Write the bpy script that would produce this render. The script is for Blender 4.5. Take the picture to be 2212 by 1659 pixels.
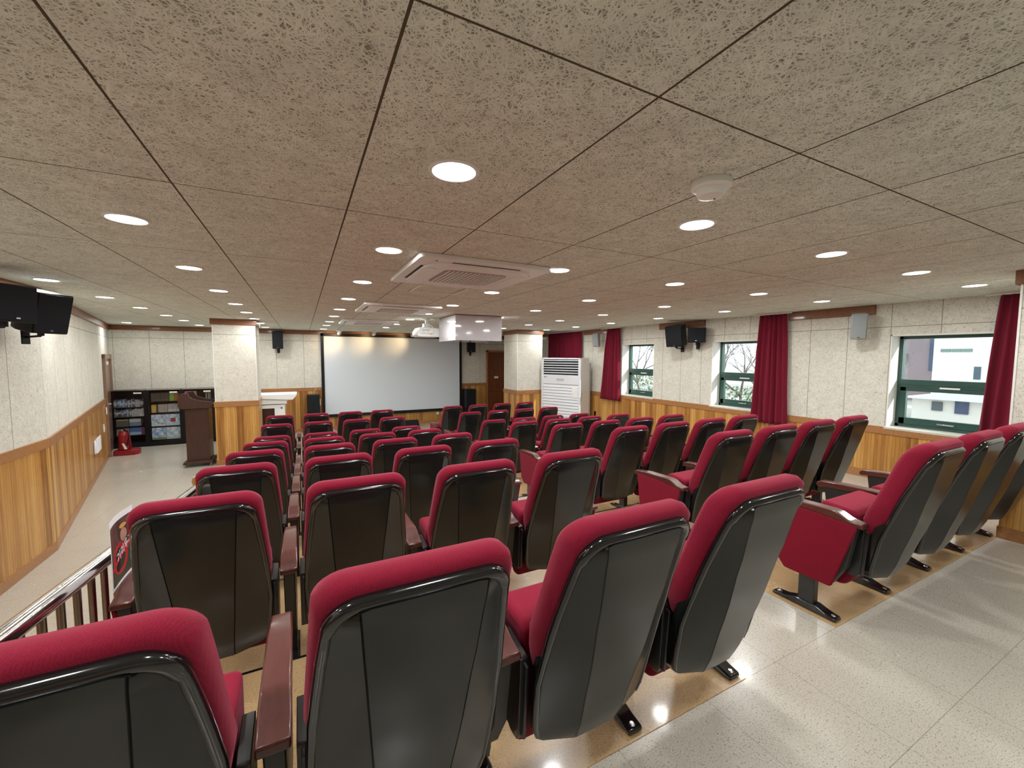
import bpy, bmesh, math, random
from mathutils import Vector, Matrix

# ------------------------------------------------------------------ camera, world, sun, exposure
for o in list(bpy.data.objects):
    bpy.data.objects.remove(o)
S = bpy.context.scene
COL = S.collection
CZ = 1.95                      # eye height above the low floor
yaw, pitch, roll, FPX = 0.474, -0.0678, 0.004, 884.5
cd = bpy.data.cameras.new('camera'); cam = bpy.data.objects.new('camera', cd); COL.objects.link(cam)
cd.sensor_fit = 'HORIZONTAL'; cd.sensor_width = 36.0; cd.lens = FPX / 2212 * 36.0
cd.clip_start = 0.03; cd.clip_end = 400
cy, sy, cp, sp = math.cos(yaw), math.sin(yaw), math.cos(pitch), math.sin(pitch)
fw = Vector((sy * cp, cy * cp, sp)); rt = Vector((cy, -sy, 0)); up = rt.cross(fw)
cr, sr = math.cos(roll), math.sin(roll)
R_, U_ = cr * rt + sr * up, -sr * rt + cr * up
m = Matrix((R_, U_, -fw)).transposed().to_4x4(); m.translation = (0, 0, CZ)
cam.matrix_world = m
S.camera = cam
S.view_settings.view_transform = 'Standard'; S.view_settings.look = 'None'
S.view_settings.gamma = 1.0; S.view_settings.use_curve_mapping = False
S.view_settings.exposure = 0.14
W = bpy.data.worlds.new('sky'); S.world = W; W.use_nodes = True
bg = W.node_tree.nodes['Background']; bg.inputs[0].default_value = (0.93, 0.97, 1.0, 1); bg.inputs[1].default_value = 2.3
sd = bpy.data.lights.new('sun', 'SUN'); sd.energy = 6.0; sd.angle = math.radians(0.6); sd.color = (1.0, 0.95, 0.88)
sun = bpy.data.objects.new('sun', sd); COL.objects.link(sun)
sun.rotation_euler = Vector((-0.42, 0.82, -0.40)).to_track_quat('-Z', 'Y').to_euler()
sun.location = (12, -10, 12)

CEIL = CZ + 0.6314
LAMP_W = 7.0

# ------------------------------------------------------------------ materials
def mat(name, col=(0.5, 0.5, 0.5), rough=0.5, metal=0.0, coat=0.0, spec=0.5, sheen=0.0):
    mt = bpy.data.materials.new(name); mt.use_nodes = True
    b = mt.node_tree.nodes['Principled BSDF']
    b.inputs['Base Color'].default_value = (*col, 1); b.inputs['Roughness'].default_value = rough
    b.inputs['Metallic'].default_value = metal; b.inputs['Coat Weight'].default_value = coat
    b.inputs['Coat Roughness'].default_value = 0.08
    b.inputs['Specular IOR Level'].default_value = spec
    b.inputs['Sheen Weight'].default_value = sheen
    return mt
class N:
    """tiny node helper"""
    def __init__(s, mt): s.t = mt.node_tree; s.b = s.t.nodes.get('Principled BSDF')
    def n(s, typ, **kw):
        nd = s.t.nodes.new(typ)
        for k, v in kw.items():
            if k.startswith('i_'):
                nd.inputs[int(k[2:])].default_value = v
            else: setattr(nd, k, v)
        return nd
    def l(s, a, b): s.t.links.new(a, b)
    def math(s, op, a, b=None, c=None):
        nd = s.t.nodes.new('ShaderNodeMath'); nd.operation = op
        for i, v in enumerate((a, b, c)):
            if v is None: continue
            if isinstance(v, (int, float)): nd.inputs[i].default_value = v
            else: s.l(v, nd.inputs[i])
        return nd.outputs[0]
    def mix(s, f, a, b):
        nd = s.t.nodes.new('ShaderNodeMix'); nd.data_type = 'RGBA'
        for i, v in ((0, f), (6, a), (7, b)):
            if isinstance(v, (int, float)): nd.inputs[i].default_value = v
            elif isinstance(v, tuple): nd.inputs[i].default_value = (*v, 1) if len(v) == 3 else v
            else: s.l(v, nd.inputs[i])
        return nd.outputs[2]
    def ramp(s, f, stops):
        nd = s.t.nodes.new('ShaderNodeValToRGB'); cr_ = nd.color_ramp
        while len(cr_.elements) > 1: cr_.elements.remove(cr_.elements[-1])
        for i, (p, c) in enumerate(stops):
            e = cr_.elements[0] if i == 0 else cr_.elements.new(p)
            e.position = p; e.color = (*c, 1) if len(c) == 3 else c
        s.l(f, nd.inputs[0]); return nd.outputs[0]
    def bump(s, h, strength, dist=0.002):
        nd = s.t.nodes.new('ShaderNodeBump'); nd.inputs['Strength'].default_value = strength
        nd.inputs['Distance'].default_value = dist
        s.l(h, nd.inputs['Height']); s.l(nd.outputs[0], s.b.inputs['Normal'])
    def noise(s, vec, scale, detail=2, rough=0.5, dist=0.0):
        nd = s.t.nodes.new('ShaderNodeTexNoise'); nd.inputs['Scale'].default_value = scale
        nd.inputs['Detail'].default_value = detail; nd.inputs['Roughness'].default_value = rough
        nd.inputs['Distortion'].default_value = dist
        if vec is not None: s.l(vec, nd.inputs['Vector'])
        return nd
    def mapping(s, vec, rot=(0, 0, 0), scale=(1, 1, 1), loc=(0, 0, 0)):
        if any(rot):                                # rotate first, stretch afterwards
            r0 = s.t.nodes.new('ShaderNodeMapping'); r0.inputs['Rotation'].default_value = rot; s.l(vec, r0.inputs[0]); vec = r0.outputs[0]; rot = (0, 0, 0)
        nd = s.t.nodes.new('ShaderNodeMapping'); nd.inputs['Rotation'].default_value = rot
        nd.inputs['Scale'].default_value = scale; nd.inputs['Location'].default_value = loc
        s.l(vec, nd.inputs[0]); return nd.outputs[0]
    def uv(s): return s.t.nodes.new('ShaderNodeUVMap').outputs[0]

def groove(k, coord, period, off, half):
    """1 inside a groove line of the given half width, every `period` metres"""
    a = k.math('SUBTRACT', coord, off)
    a = k.math('DIVIDE', a, period)
    a = k.math('FRACT', k.math('ADD', a, 0.5))
    a = k.math('ABSOLUTE', k.math('SUBTRACT', a, 0.5))
    return k.math('LESS_THAN', a, half / period)

def woodwool(name, dark, mid, light, lines, linecol, fine=1.0, bumpk=0.5):
    """cement bonded wood wool board: pressed strands, with joint lines given as (axis, period, offset, half)"""
    mt = mat(name, mid, 0.95, spec=0.15); k = N(mt); uv = k.uv()
    wob = k.noise(uv, 9 * fine, 1)
    vm = k.t.nodes.new('ShaderNodeVectorMath'); vm.operation = 'MULTIPLY_ADD'
    k.l(wob.outputs['Color'], vm.inputs[0]); vm.inputs[1].default_value = (0.035, 0.035, 0); k.l(uv, vm.inputs[2])
    v = vm.outputs[0]
    cur = None
    for i, a in enumerate((10, 47, 88, 125, 160)):
        q = k.mapping(v, rot=(0, 0, math.radians(a)), scale=(22 * fine, 200 * fine, 1), loc=(i * 3.7, i * 1.3, 0))
        f = k.noise(q, 1.0, 1, 0.4).outputs[0]
        cur = f if cur is None else k.math('MAXIMUM', cur, f)
    patch = k.noise(uv, 6.0, 2).outputs[0]
    cur2 = None
    for i, a in enumerate((28, 68, 108, 146)):
        q = k.mapping(v, rot=(0, 0, math.radians(a)), scale=(11 * fine, 300 * fine, 1), loc=(i * 2.9, i * 5.3, 0))
        f = k.noise(q, 1.0, 0, 0.4).outputs[0]
        cur2 = f if cur2 is None else k.math('MAXIMUM', cur2, f)
    c = k.ramp(cur, [(0.525, dark), (0.585, mid), (0.66, mid), (0.80, light)])
    hs_ = k.t.nodes.new('ShaderNodeMapRange'); hs_.inputs[1].default_value = 0.63; hs_.inputs[2].default_value = 0.70; k.l(cur2, hs_.inputs[0])
    c = k.mix(k.math('MULTIPLY', hs_.outputs[0], 0.75), c, light)
    c = k.mix(k.math('MULTIPLY', k.math('SUBTRACT', patch, 0.35), 0.55), c, dark)
    sep = k.t.nodes.new('ShaderNodeSeparateXYZ'); k.l(uv, sep.inputs[0])
    ln = None
    for ax, per, off, half in lines:
        g = groove(k, sep.outputs[ax], per, off, half) if per else \
            k.math('LESS_THAN', k.math('ABSOLUTE', k.math('SUBTRACT', sep.outputs[ax], off)), half)
        ln = g if ln is None else k.math('MAXIMUM', ln, g)
    if ln is not None: c = k.mix(ln, c, linecol)
    k.l(c, k.b.inputs['Base Color'])
    k.bump(k.math('SUBTRACT', cur, k.math('MULTIPLY', ln, 0.8)) if ln is not None else cur, bumpk, 0.004)
    return mt

M = {}
M['ceiling'] = woodwool('ceiling_board', (0.26, 0.25, 0.205), (0.735, 0.765, 0.685), (0.87, 0.90, 0.82),
                        [(0, 0.600, 0.192, 0.0035), (1, 1.19, 0.766, 0.003)], (0.10, 0.075, 0.05))
WD, WM, WL = (0.42, 0.40, 0.35), (0.70, 0.68, 0.60), (0.80, 0.78, 0.70)
M['wallpanel'] = woodwool('wall_board', WD, WM, WL, [(0, 0.60, 0.25, 0.004), (1, 0, CZ + 0.36, 0.004)], (0.30, 0.28, 0.24), 0.8, 0.5)
M['wallpanel_w'] = woodwool('wall_board_window', WD, WM, WL, [(0, 0.425, 2.27, 0.0035), (1, 0, CZ + 0.36, 0.004)], (0.30, 0.28, 0.24), 0.8, 0.5)
M['pillarpanel'] = woodwool('pillar_board', WD, WM, WL, [(1, 0, CZ + 0.36, 0.004)], (0.30, 0.28, 0.24), 0.8, 0.5)

def m_floor(name, base, dk, lt, tile, r0):
    mt = mat(name, base, r0, coat=0.22, spec=0.5); k = N(mt); uv = k.uv()
    s1 = k.noise(k.mapping(uv, scale=(1, 1.6, 1)), 130, 2, 0.6).outputs[0]
    s2 = k.noise(k.mapping(uv, rot=(0, 0, 0.7)), 70, 3, 0.7).outputs[0]
    c = k.ramp(s1, [(0.32, dk), (0.42, base), (0.60, base), (0.72, lt)])
    c = k.mix(k.math('MULTIPLY', k.math('LESS_THAN', s2, 0.37), 0.55), c, dk)
    big = k.noise(uv, 1.4, 2).outputs[0]
    c = k.mix(k.math('MULTIPLY', big, 0.25), c, tuple(x * 0.8 for x in base))
    if tile:
        sep = k.t.nodes.new('ShaderNodeSeparateXYZ'); k.l(uv, sep.inputs[0])
        g = k.math('MAXIMUM', groove(k, sep.outputs[0], tile, 0.03, 0.0012), groove(k, sep.outputs[1], tile, 0.10, 0.0012))
        c = k.mix(k.math('MULTIPLY', g, 0.6), c, tuple(x * 0.35 for x in base))
    k.l(c, k.b.inputs['Base Color'])
    rr = k.noise(uv, 3.0, 3).outputs[0]
    k.l(k.math('ADD', k.math('MULTIPLY', rr, 0.16), r0 - 0.08), k.b.inputs['Roughness'])
    k.bump(k.noise(uv, 22, 2).outputs[0], 0.09, 0.004)
    return mt
M['floor'] = m_floor('vinyl_tile', (0.53, 0.49, 0.42), (0.20, 0.18, 0.15), (0.70, 0.67, 0.60), 0.45, 0.24)
M['tan'] = m_floor('tan_lino', (0.50, 0.33, 0.17), (0.27, 0.15, 0.07), (0.62, 0.45, 0.26), 0, 0.27)

def m_boards():
    mt = mat('beaded_boards', (0.5, 0.28, 0.1), 0.38, coat=0.15); k = N(mt); uv = k.uv()
    sep = k.t.nodes.new('ShaderNodeSeparateXYZ'); k.l(uv, sep.inputs[0]); u = sep.outputs[0]
    bw = 0.098
    idx = k.math('FLOOR', k.math('DIVIDE', u, bw)); idx2 = k.math('FLOOR', k.math('DIVIDE', u, bw / 3))
    w1 = k.n('ShaderNodeTexWhiteNoise', noise_dimensions='1D'); k.l(idx, w1.inputs['W'])
    w2 = k.n('ShaderNodeTexWhiteNoise', noise_dimensions='1D'); k.l(k.math('ADD', idx2, 77.3), w2.inputs['W'])
    f = k.math('ADD', k.math('MULTIPLY', w1.outputs[0], 0.55), k.math('MULTIPLY', w2.outputs[0], 0.22))
    gr = k.noise(k.mapping(uv, scale=(34, 1.6, 1)), 1.6, 4, 0.65, 0.6).outputs[0]
    f = k.math('ADD', f, k.math('MULTIPLY', k.math('SUBTRACT', gr, 0.42), 0.75))
    c = k.ramp(f, [(0.05, (0.235, 0.092, 0.018)), (0.35, (0.43, 0.195, 0.042)), (0.62, (0.56, 0.29, 0.075)), (0.95, (0.72, 0.44, 0.15))])
    g = groove(k, u, bw / 3, 0.0, 0.0014)
    c = k.mix(k.math('MULTIPLY', g, 0.6), c, (0.12, 0.045, 0.012))
    k.l(c, k.b.inputs['Base Color'])
    wv = k.math('ABSOLUTE', k.math('SINE', k.math('MULTIPLY', u, math.pi / (bw / 3))))
    k.bump(wv, 0.5, 0.005)
    return mt
M['boards'] = m_boards()
def m_wood(name, a, b, rough=0.35, coat=0.2, sc=(3, 40, 40)):
    mt = mat(name, a, rough, coat=coat); k = N(mt); tc = k.t.nodes.new('ShaderNodeTexCoord').outputs['Object']
    f = k.noise(k.mapping(tc, scale=sc), 1.2, 4, 0.6, 0.5).outputs[0]
    k.l(k.ramp(f, [(0.3, a), (0.7, b)]), k.b.inputs['Base Color']); return mt
M['railwood'] = m_wood('rail_wood', (0.30, 0.125, 0.04), (0.42, 0.20, 0.075), 0.4)
M['crown'] = m_wood('crown_wood', (0.17, 0.062, 0.024), (0.25, 0.10, 0.04), 0.45)
M['door'] = m_wood('door_wood', (0.13, 0.035, 0.012), (0.22, 0.065, 0.02), 0.4, sc=(30, 30, 2))
M['lectern'] = m_wood('lectern_wood', (0.038, 0.013, 0.009), (0.060, 0.021, 0.013), 0.42, sc=(30, 30, 3))
M['armwood'] = m_wood('arm_wood', (0.070, 0.016, 0.013), (0.11, 0.026, 0.019), 0.30, 0.35, (40, 4, 40))

def m_fabric():
    mt = mat('seat_fabric', (0.30, 0.01, 0.03), 0.88, spec=0.2, sheen=0.22); k = N(mt)
    k.b.inputs['Sheen Tint'].default_value = (1.0, 0.35, 0.45, 1); k.b.inputs['Sheen Roughness'].default_value = 0.4
    tc = k.t.nodes.new('ShaderNodeTexCoord').outputs['Object']
    w = k.n('ShaderNodeTexWave', wave_type='BANDS'); w.inputs['Scale'].default_value = 70; w.inputs['Distortion'].default_value = 5
    w.inputs['Detail'].default_value = 1; w.inputs['Detail Scale'].default_value = 6; k.l(k.mapping(tc, rot=(0, 0, 0.5)), w.inputs[0])
    n2 = k.noise(tc, 500, 1).outputs[0]
    h = k.math('ADD', k.math('MULTIPLY', w.outputs['Fac'], 0.6), k.math('MULTIPLY', n2, 0.5))
    k.l(k.ramp(h, [(0.15, (0.175, 0.005, 0.020)), (0.75, (0.228, 0.008, 0.029))]), k.b.inputs['Base Color'])
    k.bump(h, 0.16, 0.0015)
    return mt
M['fabric'] = m_fabric()
def m_flatcloth(name, c1, c2):
    mt = mat(name, c1, 0.9, spec=0.15, sheen=0.05); k = N(mt)
    tc = k.t.nodes.new('ShaderNodeTexCoord').outputs['Object']
    n2 = k.noise(tc, 420, 2).outputs[0]
    k.l(k.ramp(n2, [(0.3, c1), (0.7, c2)]), k.b.inputs['Base Color']); k.bump(n2, 0.15, 0.001); return mt
M['panelcloth'] = m_flatcloth('panel_cloth', (0.17, 0.004, 0.016), (0.22, 0.007, 0.024))
M['curtain'] = m_flatcloth('curtain_cloth', (0.145, 0.008, 0.022), (0.19, 0.012, 0.030))
def m_plastic(name, c, r, sc=600, bm_=0.08, coat=0.0):
    mt = mat(name, c, r, coat=coat); k = N(mt); tc = k.t.nodes.new('ShaderNodeTexCoord').outputs['Object']
    k.bump(k.noise(tc, sc, 2).outputs[0], bm_, 0.001); return mt
M['shell'] = m_plastic('shell_plastic', (0.011, 0.0125, 0.012), 0.20, 500, 0.06, 0.0)
M['trim'] = m_plastic('gloss_trim', (0.008, 0.008, 0.009), 0.13, 30, 0.04, 0.5)
M['blackmetal'] = m_plastic('black_metal', (0.016, 0.016, 0.017), 0.32, 200, 0.05, 0.3)
M['armpanel'] = m_plastic('arm_panel_plastic', (0.02, 0.019, 0.018), 0.42)
M['black'] = m_plastic('matt_black', (0.006, 0.0065, 0.008), 0.4); M['black'].node_tree.nodes['Principled BSDF'].inputs['Specular IOR Level'].default_value = 0.3
M['grille'] = m_plastic('speaker_grille', (0.009, 0.010, 0.013), 0.75, 900, 0.5); M['grille'].node_tree.nodes['Principled BSDF'].inputs['Specular IOR Level'].default_value = 0.25
M['greyspk'] = m_plastic('grey_cabinet', (0.33, 0.35, 0.36), 0.5)
M['greygrille'] = m_plastic('grey_grille', (0.27, 0.29, 0.30), 0.7, 900, 0.5)
M['white'] = m_plastic('white_plastic', (0.84, 0.86, 0.84), 0.35)
M['acwhite'] = m_plastic('unit_white', (0.74, 0.77, 0.82), 0.35)
M['accream'] = m_plastic('unit_side', (0.66, 0.63, 0.57), 0.4)
M['vent'] = m_plastic('vent_grey', (0.36, 0.32, 0.30), 0.6)
M['dark'] = m_plastic('dark_void', (0.01, 0.01, 0.012), 0.6)
M['screen'] = m_plastic('screen_cloth', (0.66, 0.72, 0.78), 0.8, 80, 0.03)
M['whitewall'] = m_plastic('reveal_plaster', (0.80, 0.80, 0.76), 0.7, 60, 0.15)
M['sill'] = m_plastic('sill_stone', (0.78, 0.77, 0.70), 0.35)
M['green'] = m_plastic('green_frame', (0.025, 0.075, 0.062), 0.35)
M['chrome'] = mat('chrome', (0.78, 0.77, 0.78), 0.12, 1.0)
M['steel'] = mat('steel_tube', (0.30, 0.26, 0.23), 0.28, 1.0)
M['bolt'] = mat('bolt_steel', (0.7, 0.7, 0.7), 0.25, 1.0)
M['red'] = m_plastic('red_enamel', (0.27, 0.008, 0.014), 0.3)
M['paper'] = m_plastic('paper_white', (0.82, 0.83, 0.88), 0.7)
def emis(name, c, s):
    mt = bpy.data.materials.new(name); mt.use_nodes = True; t = mt.node_tree
    b = t.nodes['Principled BSDF']; b.inputs['Emission Color'].default_value = (*c, 1); b.inputs['Emission Strength'].default_value = s
    b.inputs['Base Color'].default_value = (0.8, 0.8, 0.8, 1); return mt
M['lamp'] = emis('lamp_diffuser', (1, 0.99, 0.97), 12)
M['warmlamp'] = emis('warm_lamp', (1, 0.7, 0.35), 25)
def m_glass(name, tint, gl):
    mt = bpy.data.materials.new(name); mt.use_nodes = True; t = mt.node_tree
    for n in list(t.nodes): t.nodes.remove(n)
    o = t.nodes.new('ShaderNodeOutputMaterial'); mx = t.nodes.new('ShaderNodeMixShader')
    tr = t.nodes.new('ShaderNodeBsdfTransparent'); g = t.nodes.new('ShaderNodeBsdfGlossy')
    tr.inputs[0].default_value = (*tint, 1); g.inputs['Roughness'].default_value = 0.02
    fr = t.nodes.new('ShaderNodeLayerWeight'); fr.inputs[0].default_value = 0.5
    pw = t.nodes.new('ShaderNodeMath'); pw.operation = 'POWER'; pw.inputs[1].default_value = 4.0; t.links.new(fr.outputs['Facing'], pw.inputs[0])
    ml = t.nodes.new('ShaderNodeMath'); ml.operation = 'MULTIPLY_ADD'; ml.inputs[1].default_value = 0.8; ml.inputs[2].default_value = 0.04 * gl
    t.links.new(pw.outputs[0], ml.inputs[0]); t.links.new(ml.outputs[0], mx.inputs[0])
    t.links.new(tr.outputs[0], mx.inputs[1]); t.links.new(g.outputs[0], mx.inputs[2]); t.links.new(mx.outputs[0], o.inputs[0])
    return mt
M['glass'] = m_glass('window_glass', (0.93, 0.97, 0.97), 1.2)
M['cabglass'] = m_glass('cabinet_glass', (0.96, 0.97, 0.97), 0.7)
def m_acrylic():
    mt = bpy.data.materials.new('frosted_acrylic'); mt.use_nodes = True; t = mt.node_tree
    b = t.nodes['Principled BSDF']; b.inputs['Base Color'].default_value = (0.80, 0.80, 0.84, 1); b.inputs['Roughness'].default_value = 0.05
    b.inputs['Specular IOR Level'].default_value = 0.8
    mx = t.nodes.new('ShaderNodeMixShader'); tr = t.nodes.new('ShaderNodeBsdfTransparent'); mx.inputs[0].default_value = 0.30
    t.links.new(b.outputs[0], mx.inputs[1]); t.links.new(tr.outputs[0], mx.inputs[2])
    t.links.new(mx.outputs[0], t.nodes['Material Output'].inputs[0]); return mt
M['acrylic'] = m_acrylic()
_cm = {}
def cmat(c, r=0.5):
    key = (tuple(round(x, 3) for x in c), r)
    if key not in _cm: _cm[key] = m_plastic('colour_%d' % len(_cm), c, r, 300, 0.05)
    return _cm[key]

# ------------------------------------------------------------------ mesh helpers
def obj(name, bm, mt, parent=None, smooth=False, bevel=0, seg=2, label=None):
    me = bpy.data.meshes.new(name)
    bmesh.ops.recalc_face_normals(bm, faces=bm.faces[:]) if bm.faces else None
    bm.to_mesh(me); bm.free()
    if not isinstance(mt, (list, tuple)): mt = [mt]
    for x in mt: me.materials.append(x)
    if smooth:
        for p in me.polygons: p.use_smooth = True
        if smooth != 'soft': me.set_sharp_from_angle(angle=math.radians(14 if smooth == 'facet' else 38))
    o = bpy.data.objects.new(name, me); COL.objects.link(o)
    if parent is not None: o.parent = parent
    if bevel:
        md = o.modifiers.new('bevel', 'BEVEL'); md.width = bevel; md.segments = seg; md.limit_method = 'ANGLE'; md.angle_limit = math.radians(35)
        md.harden_normals = False
        for p in me.polygons: p.use_smooth = True
        try: me.set_sharp_from_angle(angle=math.radians(60))
        except Exception: pass
    if label: o['label'] = label
    return o
def tag(o, label=None, cat=None, group=None, kind=None):
    if label: o['label'] = label
    if cat: o['category'] = cat
    if group: o['group'] = group
    if kind: o['kind'] = kind
    return o
def thing(name, label, cat, loc=(0, 0, 0), rotz=0, group=None):
    o = bpy.data.objects.new(name, None); COL.objects.link(o); o.empty_display_size = 0.1
    o.location = loc; o.rotation_euler = (0, 0, rotz)
    return tag(o, label, cat, group)
def copy_tree(o, parent=None):
    c = o.copy(); COL.objects.link(c)
    if parent is not None:
        c.parent = parent; c.matrix_parent_inverse = o.matrix_parent_inverse.copy()
    for ch in list(o.children): copy_tree(ch, c)
    return c
def box(bm, x0, x1, y0, y1, z0, z1, uvs=False, mi=0):
    vs = [bm.verts.new(p) for p in ((x0, y0, z0), (x1, y0, z0), (x1, y1, z0), (x0, y1, z0), (x0, y0, z1), (x1, y0, z1), (x1, y1, z1), (x0, y1, z1))]
    fs = [(0, 3, 2, 1), (4, 5, 6, 7), (0, 1, 5, 4), (1, 2, 6, 5), (2, 3, 7, 6), (3, 0, 4, 7)]
    out = []
    for f in fs:
        fc = bm.faces.new([vs[i] for i in f]); fc.material_index = mi; out.append(fc)
    if uvs:
        ul = bm.loops.layers.uv.verify()
        for f in out:
            nx, ny, nz = abs(f.normal.x), abs(f.normal.y), abs(f.normal.z)
            f.normal_update(); nx, ny, nz = abs(f.normal.x), abs(f.normal.y), abs(f.normal.z)
            for lp in f.loops:
                c = lp.vert.co
                lp[ul].uv = (c.x, c.y) if nz > 0.5 else ((c.y, c.z) if nx > 0.5 else (c.x, c.z))
    return out
def quad(bm, pts, uv=None, mi=0):
    f = bm.faces.new([bm.verts.new(p) for p in pts]); f.material_index = mi
    if uv:
        ul = bm.loops.layers.uv.verify()
        for lp, q in zip(f.loops, uv): lp[ul].uv = q
    return f
def prism(bm, poly, a0, a1, axis='x', mi=0):
    """extrude polygon; axis x: poly=(y,z); axis y: poly=(x,z); axis z: poly=(x,y)"""
    def P(p, a): return (a, p[0], p[1]) if axis == 'x' else ((p[0], a, p[1]) if axis == 'y' else (p[0], p[1], a))
    A = [bm.verts.new(P(p, a0)) for p in poly]; B = [bm.verts.new(P(p, a1)) for p in poly]
    n = len(poly)
    fs = [bm.faces.new(A), bm.faces.new(B[::-1])]
    for i in range(n): fs.append(bm.faces.new((A[i], B[i], B[(i + 1) % n], A[(i + 1) % n])))
    for f in fs: f.material_index = mi
def tube(bm, pts, r, seg=10, cap=True, closed=False):
    pts = [Vector(p) for p in pts]; rings = []
    rr = r if isinstance(r, (list, tuple)) else [r] * len(pts)
    prev = None
    for i, p in enumerate(pts):
        if closed: t = (pts[(i + 1) % len(pts)] - pts[i - 1]).normalized()
        else: t = (pts[min(i + 1, len(pts) - 1)] - pts[max(i - 1, 0)]).normalized()
        a = Vector((0, 0, 1)) if abs(t.z) < 0.9 else Vector((1, 0, 0))
        if prev is not None:
            u = (prev - t * prev.dot(t)); u = u.normalized() if u.length > 1e-6 else t.cross(a).normalized()
        else: u = t.cross(a).normalized()
        prev = u; v = t.cross(u)
        rings.append([bm.verts.new(p + (u * math.cos(2 * math.pi * j / seg) + v * math.sin(2 * math.pi * j / seg)) * rr[i]) for j in range(seg)])
    L = len(rings)
    for i in range(L if closed else L - 1):
        a, b = rings[i], rings[(i + 1) % L]
        for j in range(seg): bm.faces.new((a[j], a[(j + 1) % seg], b[(j + 1) % seg], b[j]))
    if cap and not closed:
        bm.faces.new(rings[0][::-1]); bm.faces.new(rings[-1])
def lathe(bm, prof, seg=20, c=(0, 0, 0), mi=0):
    rings = [[bm.verts.new((c[0] + r * math.cos(2 * math.pi * j / seg), c[1] + r * math.sin(2 * math.pi * j / seg), c[2] + z)) for j in range(seg)] for r, z in prof]
    for a, b in zip(rings, rings[1:]):
        for j in range(seg):
            f = bm.faces.new((a[j], a[(j + 1) % seg], b[(j + 1) % seg], b[j])); f.material_index = mi
    for rg in (rings[0], rings[-1]):
        f = bm.faces.new(rg); f.material_index = mi
def solid(bm, geom, thickness):
    bm.normal_update(); bmesh.ops.solidify(bm, geom=geom, thickness=thickness)
def nb(): return bmesh.new()
def B(name, args, mt, parent=None, bevel=0, uvs=False, label=None):
    bm = nb(); box(bm, *args, uvs=uvs); return obj(name, bm, mt, parent, bevel=bevel, label=label)
def interp(x, pts):
    pts = sorted(pts)
    if x <= pts[0][0]: return pts[0][1]
    for (a, b), (c, d) in zip(pts, pts[1:]):
        if x <= c: return b + (d - b) * (x - a) / (c - a)
    return pts[-1][1]
def struct(o): o['kind'] = 'structure'; return o

# ------------------------------------------------------------------ the room
XW, XL, YF, YB = 6.15, -2.24, 11.6, -2.6        # window wall, left wall, front wall, back wall
BEND = Vector((-2.24, 5.6)); CORN = Vector((-3.62, 11.6))
WZ = 1.13                                        # wainscot top
TIER = [(-2.6, 1.98, CZ - 1.345), (1.98, 2.99, CZ - 1.467), (2.99, 3.99, CZ - 1.589), (3.99, 4.99, CZ - 1.711), (4.99, 5.98, CZ - 1.833)]
XP = -0.70                                       # left edge of the stepped platform

bm = nb(); box(bm, -4.2, XW + 0.3, YB - 0.2, YF + 0.3, -0.15, 0.0, uvs=True); struct(obj('floor', bm, M['floor']))
for i, (a, b, z) in enumerate(TIER):
    bm = nb(); box(bm, XP, XW, a, b, 0.0, z, uvs=True); struct(obj('floor', bm, M['floor']))
    bm = nb()
    box(bm, XP, XW, b - 0.012, b + 0.003, z - 0.03, z + 0.003); struct(obj('trim_%d' % (i + 1), bm, M['black']))
# tan floor covering under the two seat blocks
for x0, x1 in ((-0.66, 1.62), (2.335, XW if False else 4.63)):
    bm = nb()
    for i, (a, b, z) in enumerate(TIER): box(bm, x0, x1, 1.0 if i == 0 else a + 0.004, b - 0.012, z, z + 0.0025, uvs=True)
    box(bm, x0, x1, 5.985, 8.45, 0, 0.0025, uvs=True)
    struct(obj('floor', bm, M['tan']))
bm = nb(); box(bm, -4.2, XW + 0.3, YB - 0.2, YF + 0.3, CEIL, CEIL + 0.12, uvs=True); struct(obj('ceiling', bm, M['ceiling']))

def run(name, p0, p1, z0, z1, off, mt, thick=0.02, u0=0.0, cuts=()):
    """slab standing along p0->p1, its room face offset to the left of the direction by `off`; cuts = (s0,s1,z0,z1) openings"""
    p0, p1 = Vector(p0), Vector(p1); d = (p1 - p0); L = d.length; d /= L; n = Vector((-d.y, d.x))
    cuts = [(max(0, q[0]), min(L, q[1]), max(z0, q[2]), min(z1, q[3])) for q in cuts if q[2] < z1 and q[3] > z0]
    ss = sorted({0, L, *[c for q in cuts for c in q[:2]]}); zs = sorted({z0, z1, *[c for q in cuts for c in q[2:]]})
    bm = nb(); ul = bm.loops.layers.uv.verify()
    def P(s, z, o): q = p0 + d * s + n * o; return (q.x, q.y, z)
    for a, b in zip(ss, ss[1:]):
        for c, e in zip(zs, zs[1:]):
            if any(q[0] <= a + 1e-6 and b <= q[1] + 1e-6 and q[2] <= c + 1e-6 and e <= q[3] + 1e-6 for q in cuts): continue
            vs = [P(a, c, off), P(b, c, off), P(b, e, off), P(a, e, off)]; wv = [P(a, c, off - thick), P(b, c, off - thick), P(b, e, off - thick), P(a, e, off - thick)]
            uvq = [(u0 + a, c), (u0 + b, c), (u0 + b, e), (u0 + a, e)]
            quad(bm, vs, uvq); quad(bm, wv[::-1], uvq[::-1])
            for i in range(4):
                j = (i + 1) % 4; quad(bm, [vs[i], vs[j], wv[j], wv[i]], [uvq[i], uvq[j], uvq[j], uvq[i]])
    bmesh.ops.remove_doubles(bm, verts=bm.verts[:], dist=1e-5)
    # drop the inner doubled faces between cells
    seen = {}
    for f in bm.faces[:]:
        key = tuple(sorted(v.index for v in f.verts))
    bm.verts.index_update()
    for f in bm.faces: seen.setdefault(tuple(sorted(v.index for v in f.verts)), []).append(f)
    dead = [f for v in seen.values() if len(v) > 1 for f in v]
    if dead: bmesh.ops.delete(bm, geom=dead, context='FACES_ONLY')
    return struct(obj(name, bm, mt))
TN = [10]
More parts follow.
